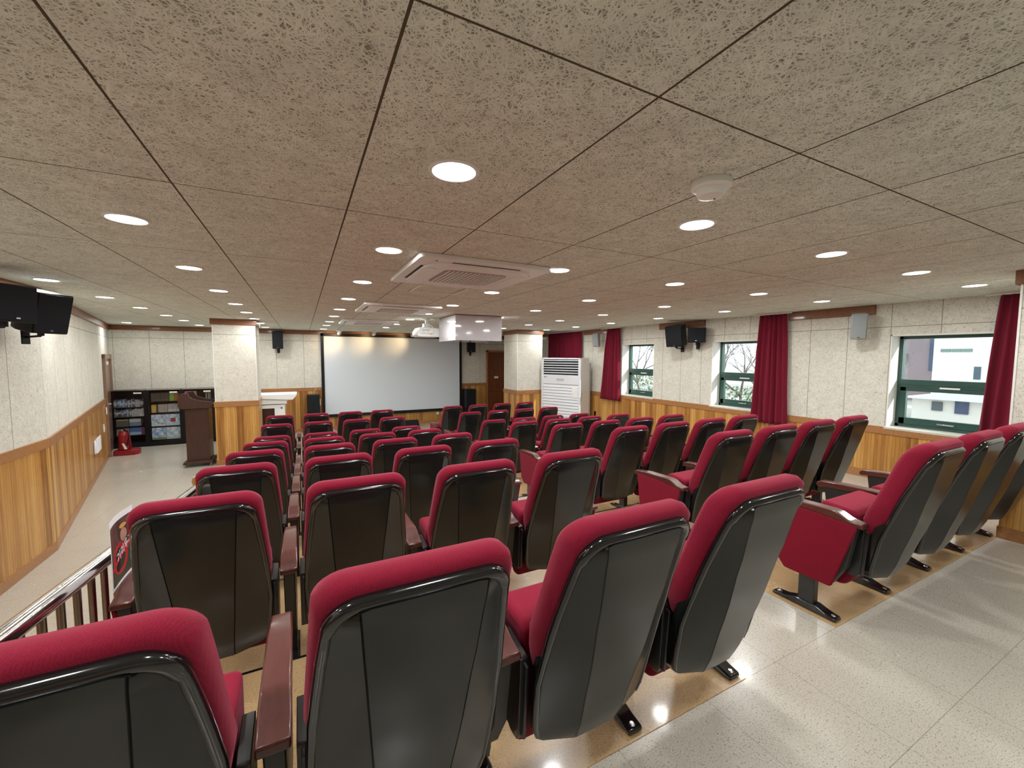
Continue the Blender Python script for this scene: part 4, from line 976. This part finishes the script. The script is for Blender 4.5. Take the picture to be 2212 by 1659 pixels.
def make_stand(t, x, end=0):
    """armrest, panel, post and foot at local x; end -1/+1 adds the upholstered cover on that side"""
    top = [(0.240, 0.533), (0.236, 0.548), (0.215, 0.560), (0.10, 0.570), (-0.105, 0.576), (-0.135, 0.570), (-0.175, 0.549), (-0.205, 0.543), (-0.235, 0.540), (-0.238, 0.518), (-0.15, 0.525), (0.0, 0.540), (0.20, 0.525), (0.232, 0.520)]
    bm = nb(); prism(bm, top, x - 0.032, x + 0.032, 'x')
    for v in bm.verts:
        if v.co.y > 0.2: v.co.x = x + (v.co.x - x) * 0.86
        if v.co.y < -0.16: v.co.x = x + (v.co.x - x) * 1.06
    obj('armrest', bm, M['armwood'], t, bevel=0.005, seg=2)
    pan = [(0.195, 0.535), (0.155, 0.25), (0.105, 0.187), (-0.115, 0.187), (-0.175, 0.30), (-0.212, 0.528), (0.0, 0.545)]
    bm = nb(); prism(bm, pan, x - 0.022, x + 0.022, 'x'); pn = obj('arm_panel', bm, M['armpanel'], t, bevel=0.004)
    if end:
        bm = nb(); a, b = sorted((x + end * 0.020, x + end * 0.036)); prism(bm, rounded([(0.200, 0.532), (0.160, 0.25), (0.105, 0.180), (-0.12, 0.18), (-0.217, 0.524), (0.0, 0.540)], 0.01, 2), a, b, 'x'); obj('end_cover', bm, M['panelcloth'], pn, bevel=0.004)
    bm = nb(); box(bm, x - 0.022, x + 0.022, -0.042, 0.036, 0.02, 0.22); po = obj('post', bm, M['blackmetal'], t, bevel=0.004)
    bm = nb(); prism(bm, [(0.165, 0.003), (0.165, 0.014), (0.10, 0.020), (0.05, 0.038), (-0.05, 0.042), (-0.10, 0.026), (-0.145, 0.018), (-0.150, 0.003)], x - 0.031, x + 0.031, 'x'); ft = obj('foot', bm, M['trim'], po, bevel=0.006)
    bm = nb()
    for y in (0.14, -0.125): lathe(bm, [(0.013, 0.0), (0.013, 0.006), (0.007, 0.010)], 8, (x, y, 0.014))
    obj('bolts', bm, M['bolt'], ft)
seat0 = make_seat()
def kids(o): return list(o.children)
variants = {}
def build_variant(kind):
    """kind: 'first' (outer stand with cover at the left), 'mid', 'last' (adds right hand stand)"""
    t = copy_tree(seat0) if kind != 'mid' else seat0
    make_stand(t, -0.275, -1 if kind == 'first' else 0)
    if kind == 'last': make_stand(t, 0.275, 1)
    return t
vf = build_variant('first'); vl = build_variant('last'); vm_ = build_variant('mid')
variants = {'first': vf, 'mid': vm_, 'last': vl}; used = set()
YTOP = [0.838, 1.872, 2.86, 3.85, 4.865, 5.86, 6.86, 7.83]
ZROW = [t_[2] for t_ in TIER] + [0, 0, 0]
ROWN = ['nearest row', 'second row', 'third row', 'fourth row', 'fifth row', 'sixth row', 'seventh row', 'front row']
COLN = ['leftmost seat', 'second seat from the left', 'third seat from the left', 'rightmost seat']
for bi, (bx, bname) in enumerate(((-0.350, 'left block'), (2.667, 'right block'))):
    for r in range(8):
        for c in range(4):
            kd = 'first' if c == 0 else ('last' if c == 3 else 'mid')
            s = variants[kd]
            if kd in used: s = copy_tree(s)
            used.add(kd)
            s.location = (bx + 0.55 * c, YTOP[r] + 0.327, ZROW[r] + 0.0028)
            tag(s, 'red and black theatre seat, %s, %s, %s' % (bname, ROWN[r], COLN[c]), 'seat', 'theatre seats in two blocks')

# ------------------------------------------------------------------ handrail and flyer
def handrail():
    x = -0.745; zt = lambda y: CZ - 0.77 - 0.110 * (y - 1.56)
    t = thing('handrail', 'chrome handrail with turned balusters along the left block of seats', 'handrail', (x, 0.4, 0))
    P = lambda y, z: (0, y - 0.4, z)
    bm = nb(); tube(bm, [P(0.35, zt(0.35)), P(3.98, zt(3.98))], 0.030, 20); obj('top_rail', bm, M['chrome'], t, smooth=True)
    def tz(y):
        for a, b, z in TIER:
            if a <= y < b: return z
        return 0.0
    y = 0.42
    while y < 3.9:
        zb = tz(y) - 0.12; z1 = zt(y) - 0.025; bm = nb(); H = z1 - zb
        prof = [(0.011, zb), (0.011, zb + H * 0.20), (0.016, zb + H * 0.21), (0.010, zb + H * 0.225), (0.017, zb + H * 0.24), (0.010, zb + H * 0.255), (0.016, zb + H * 0.27), (0.013, zb + H * 0.30), (0.011, zb + H * 0.5), (0.0115, z1)]
        tube(bm, [P(y, z) for _, z in prof], [r for r, _ in prof], 10); obj('baluster', bm, M['steel'], t, smooth=True); y += 0.1115
    bm = nb(); tube(bm, [P(0.35, tz(0.4) - 0.14), P(1.98, tz(1.9) - 0.14), P(3.98, tz(3.9) - 0.14)], 0.016, 10); obj('bottom_rail', bm, M['steel'], t, smooth=True)
    bm = nb(); lathe(bm, [(0.05, 0.0), (0.05, 0.02), (0.028, 0.05), (0.028, 0.82), (0.05, 0.84), (0.05, 0.87), (0.03, 0.885)], 20, P(4.03, 0)); nw = obj('newel_post', bm, M['steel'], t, smooth=False)
    bm = nb(); lathe(bm, [(0.03, 0.885), (0.058, 0.905), (0.066, 0.94), (0.058, 0.975), (0.03, 0.995), (0.008, 1.0)], 24, P(4.03, 0)); obj('ball_cap', bm, M['chrome'], nw, smooth=True)
    for y in (0.42, 1.5, 2.7, 3.7):
        bm = nb(); z = tz(y) - 0.05; tube(bm, [(0, y - 0.4, z), (0.05, y - 0.4, z)], 0.010, 8); obj('side_bracket', bm, M['steel'], t)
handrail()
def flyer():
    x, z0 = -0.648, TIER[1][2] + 0.579
    t = thing('flyer', 'printed flyer with a red circle sign standing on the armrest', 'flyer', (x, 1.985, z0), math.pi / 2)   # local +x runs away from the camera
    w, h = 0.225, 0.262
    def sheet(name, mt, m0, m1, off, u=(0, 1), v=(0, 1)):
        bm = nb(); nx = 8; g = []; ul = bm.loops.layers.uv.verify()
        for j in range(5):
            g.append([bm.verts.new((m0 + (w - m0 - m1) * i / nx, -off + 0.012 * math.sin(math.pi * (m0 + (w - m0 - m1) * i / nx) / w) * (0.3 + j / 5), (0.012 if m0 else 0) + (h - (0.035 if m0 else 0)) * j / 4)) for i in range(nx + 1)])
        for j in range(4):
            for i in range(nx):
                f = bm.faces.new((g[j][i], g[j][i + 1], g[j + 1][i + 1], g[j + 1][i]))
                for lp, q in zip(f.loops, ((i, j), (i + 1, j), (i + 1, j + 1), (i, j + 1))): lp[ul].uv = (q[0] / nx, q[1] / 4)
        solid(bm, geom=bm.faces[:], thickness=0.0006)
        return obj(name, bm, mt, t, smooth=True)
    sheet('paper', M['paper'], 0, 0, 0)
    mt = mat('flyer_print', (0.2, 0.1, 0.08), 0.5); k = N(mt); uv = k.uv(); sep = k.t.nodes.new('ShaderNodeSeparateXYZ'); k.l(uv, sep.inputs[0]); U, V = sep.outputs[0], sep.outputs[1]
    def disc(cu, cv, ru, rv):
        a = k.math('POWER', k.math('DIVIDE', k.math('SUBTRACT', U, cu), ru), 2.0); b = k.math('POWER', k.math('DIVIDE', k.math('SUBTRACT', V, cv), rv), 2.0)
        return k.math('LESS_THAN', k.math('ADD', a, b), 1.0)
    c = k.ramp(k.noise(k.mapping(uv, scale=(6, 2, 1)), 2.0, 3).outputs[0], [(0.35, (0.05, 0.025, 0.022)), (0.65, (0.17, 0.075, 0.055))])
    br = k.n('ShaderNodeTexBrick'); br.inputs['Scale'].default_value = 5; br.inputs[1].default_value = (0.20, 0.075, 0.05, 1); br.inputs[2].default_value = (0.15, 0.06, 0.04, 1); br.inputs[3].default_value = (0.04, 0.02, 0.02, 1); k.l(uv, br.inputs[0])
    c = k.mix(k.math('LESS_THAN', U, 0.2), c, br.outputs[0])
    c = k.mix(disc(0.62, 0.74, 0.20, 0.13), c, (0.06, 0.03, 0.025))
    c = k.mix(disc(0.66, 0.70, 0.13, 0.115), c, (0.45, 0.24, 0.18))
    c = k.mix(disc(0.66, 0.86, 0.13, 0.04), c, (0.62, 0.34, 0.08))
    c = k.mix(k.math('LESS_THAN', V, 0.40), c, (0.05, 0.06, 0.03))
    c = k.mix(disc(0.42, 0.36, 0.34, 0.26), c, (0.52, 0.02, 0.03))
    c = k.mix(disc(0.42, 0.36, 0.24, 0.185), c, (0.04, 0.05, 0.03))
    c = k.mix(disc(0.40, 0.46, 0.10, 0.06), c, (0.01, 0.01, 0.012))
    c = k.mix(disc(0.30, 0.28, 0.11, 0.12), c, (0.01, 0.01, 0.012))
    dgn = k.math('ABSOLUTE', k.math('SUBTRACT', V, k.math('ADD', k.math('MULTIPLY', U, 0.25), 0.28)))
    c = k.mix(k.math('LESS_THAN', dgn, 0.035), c, (0.52, 0.02, 0.03))
    k.l(c, k.b.inputs['Base Color'])
    pr = sheet('printed_picture', mt, 0.008, 0.006, 0.0012)
    cu = bpy.data.curves.new('t', 'FONT'); cu.body = '거리두기'; cu.size = 0.042; cu.extrude = 0.0003
    to = bpy.data.objects.new('t', cu); COL.objects.link(to); dg = bpy.context.evaluated_depsgraph_get(); me = bpy.data.meshes.new_from_object(to.evaluated_get(dg)); bpy.data.objects.remove(to)
    me.materials.clear(); me.materials.append(M['paper']); ob = bpy.data.objects.new('lettering', me); COL.objects.link(ob); ob.parent = t
    ob.location = (0.045, -0.003, 0.095); ob.rotation_euler = (math.radians(90), math.radians(-16), 0)
flyer()

# ------------------------------------------------------------------ outside the windows
bm = nb(); quad(bm, [(6.6, -60, -0.6), (120, -60, -0.6), (120, 120, -0.6), (6.6, 120, -0.6)]); tag(obj('ground', bm, cmat((0.42, 0.41, 0.38), 0.9)), kind='structure')
def building(name, x, y, wx, wy, h, col, label, wins=(), roof=None, rotz=0.0):
    t = thing(name, label, 'building', (x, y, -0.6), rotz)
    B('wall', (0, wx, -wy / 2, wy / 2, 0, h), cmat(col, 0.9), t)
    for (y0, y1, z0, z1, c) in wins: B('window', (-0.06, 0.0, y0, y1, z0, z1), cmat(c, 0.4), t)
    if roof: bm = nb(); prism(bm, [(-wy / 2 - 0.4, h), (0, h + roof[0]), (wy / 2 + 0.4, h)], -0.4, wx + 0.4, 'x'); obj('roof', bm, cmat(roof[1], 0.8), t)
    return t
building('white_building', 32, 6.9, 12, 5.9, 9.0, (0.80, 0.80, 0.78), 'white rendered building seen through the nearest window', [(1.42, 1.8, 2.88, 3.05, (0.16, 0.24, 0.22)), (1.84, 2.22, 2.88, 3.05, (0.16, 0.24, 0.22)), (2.26, 2.65, 2.88, 3.05, (0.16, 0.24, 0.22)), (1.06, 1.31, 1.41, 2.09, (0.05, 0.09, 0.13))])
building('pink_building', 32.6, 11.05, 9, 2.3, 8.0, (0.26, 0.21, 0.23), 'dull pink building left of the white one outside', [(-1.15, -0.85, 1.8, 7.5, (0.04, 0.07, 0.14)), (0.1, 0.5, 2.2, 2.8, (0.12, 0.12, 0.14))])
building('low_house', 22, 5.2, 6, 4.2, 0.95, (0.75, 0.73, 0.68), 'low house with pale roof seen in the lower pane', [(0.50, 0.86, 0.45, 0.93, (0.05, 0.08, 0.16)), (1.2, 1.5, 0.5, 0.85, (0.10, 0.12, 0.14)), (-0.8, -0.4, 0.5, 0.9, (0.10, 0.12, 0.14))], (0.45, (0.66, 0.68, 0.72)))
def bare_tree(x, y, h, seed, label, spread=1.0):
    rnd = random.Random(seed); t = thing('bare_tree', label, 'tree', (x, y, -0.6)); tr, tw = nb(), nb()
    def grow(bm_, p, d, L, r, depth):
        n = 3; pts = [p]; q = p.copy(); dd = d.copy()
        for i in range(n):
            dd = (dd + Vector((rnd.uniform(-1, 1), rnd.uniform(-1, 1), rnd.uniform(-0.3, 0.5))) * 0.16).normalized(); q = q + dd * L / n; pts.append(q.copy())
        tube(tr if depth > 3 else tw, pts, [r * (1 - 0.4 * i / n) for i in range(n + 1)], 5 if depth > 2 else 3, cap=False)
        if depth == 0: return
        for k_ in range(3 if depth < 5 else 4):
            nd = (dd + Vector((rnd.uniform(-1, 1), rnd.uniform(-1, 1), rnd.uniform(-0.35, 0.7))) * 0.85 * spread).normalized()
            grow(bm_, pts[rnd.choice((2, 3, 3))], nd, L * rnd.uniform(0.62, 0.82), r * 0.56, depth - 1)
    grow(tr, Vector((0, 0, 0)), Vector((0, 0, 1)), h * 0.30, h * 0.016, 5)
    obj('trunk', tr, cmat((0.11, 0.09, 0.09), 0.9), t); obj('twigs', tw, cmat((0.13, 0.11, 0.12), 0.9), t)
bare_tree(13.5, 13.6, 4.6, 3, 'bare tree outside the farthest window, left one')
bare_tree(13.2, 10.9, 4.4, 8, 'bare tree outside the farthest window, right one')
bare_tree(12.6, 8.3, 4.3, 11, 'bare tree filling the middle window view')
bare_tree(18.5, 13.4, 5.6, 14, 'bare tree behind the one in the middle window')
bare_tree(14.0, 5.5, 3.0, 21, 'small tree at the left side of the nearest window view', 0.8)
def bush(x, y, r, h, seed, label, col=(0.14, 0.20, 0.11)):
    rnd = random.Random(seed); t = thing('evergreen_bush', label, 'bush', (x, y, -0.6)); bm = nb()
    for i in range(1500):
        a, e = rnd.uniform(0, 6.283), rnd.uniform(0, 1); rr = r * (1 - 0.55 * e) * rnd.uniform(0.55, 1.0)
        c = Vector((math.cos(a) * rr, math.sin(a) * rr, h * e)); s = rnd.uniform(0.035, 0.085)
        q = [Vector((rnd.uniform(-1, 1), rnd.uniform(-1, 1), rnd.uniform(-1, 1))) * s for _ in range(3)]
        bm.faces.new([bm.verts.new(c + v) for v in q])
    obj('foliage', bm, cmat(col, 0.8), t)
    bm = nb(); tube(bm, [(0, 0, 0), (0, 0, h * 0.7)], 0.06, 6); obj('stem', bm, cmat((0.15, 0.11, 0.08), 0.9), t)
bush(11.6, 11.2, 1.2, 1.9, 1, 'dark evergreen bush low outside the farthest window')
bush(11.5, 13.4, 1.0, 2.0, 2, 'lighter green bush outside the farthest window, right side', (0.22, 0.28, 0.09))
bush(12.0, 8.2, 1.3, 1.6, 3, 'green bush low outside the middle window')
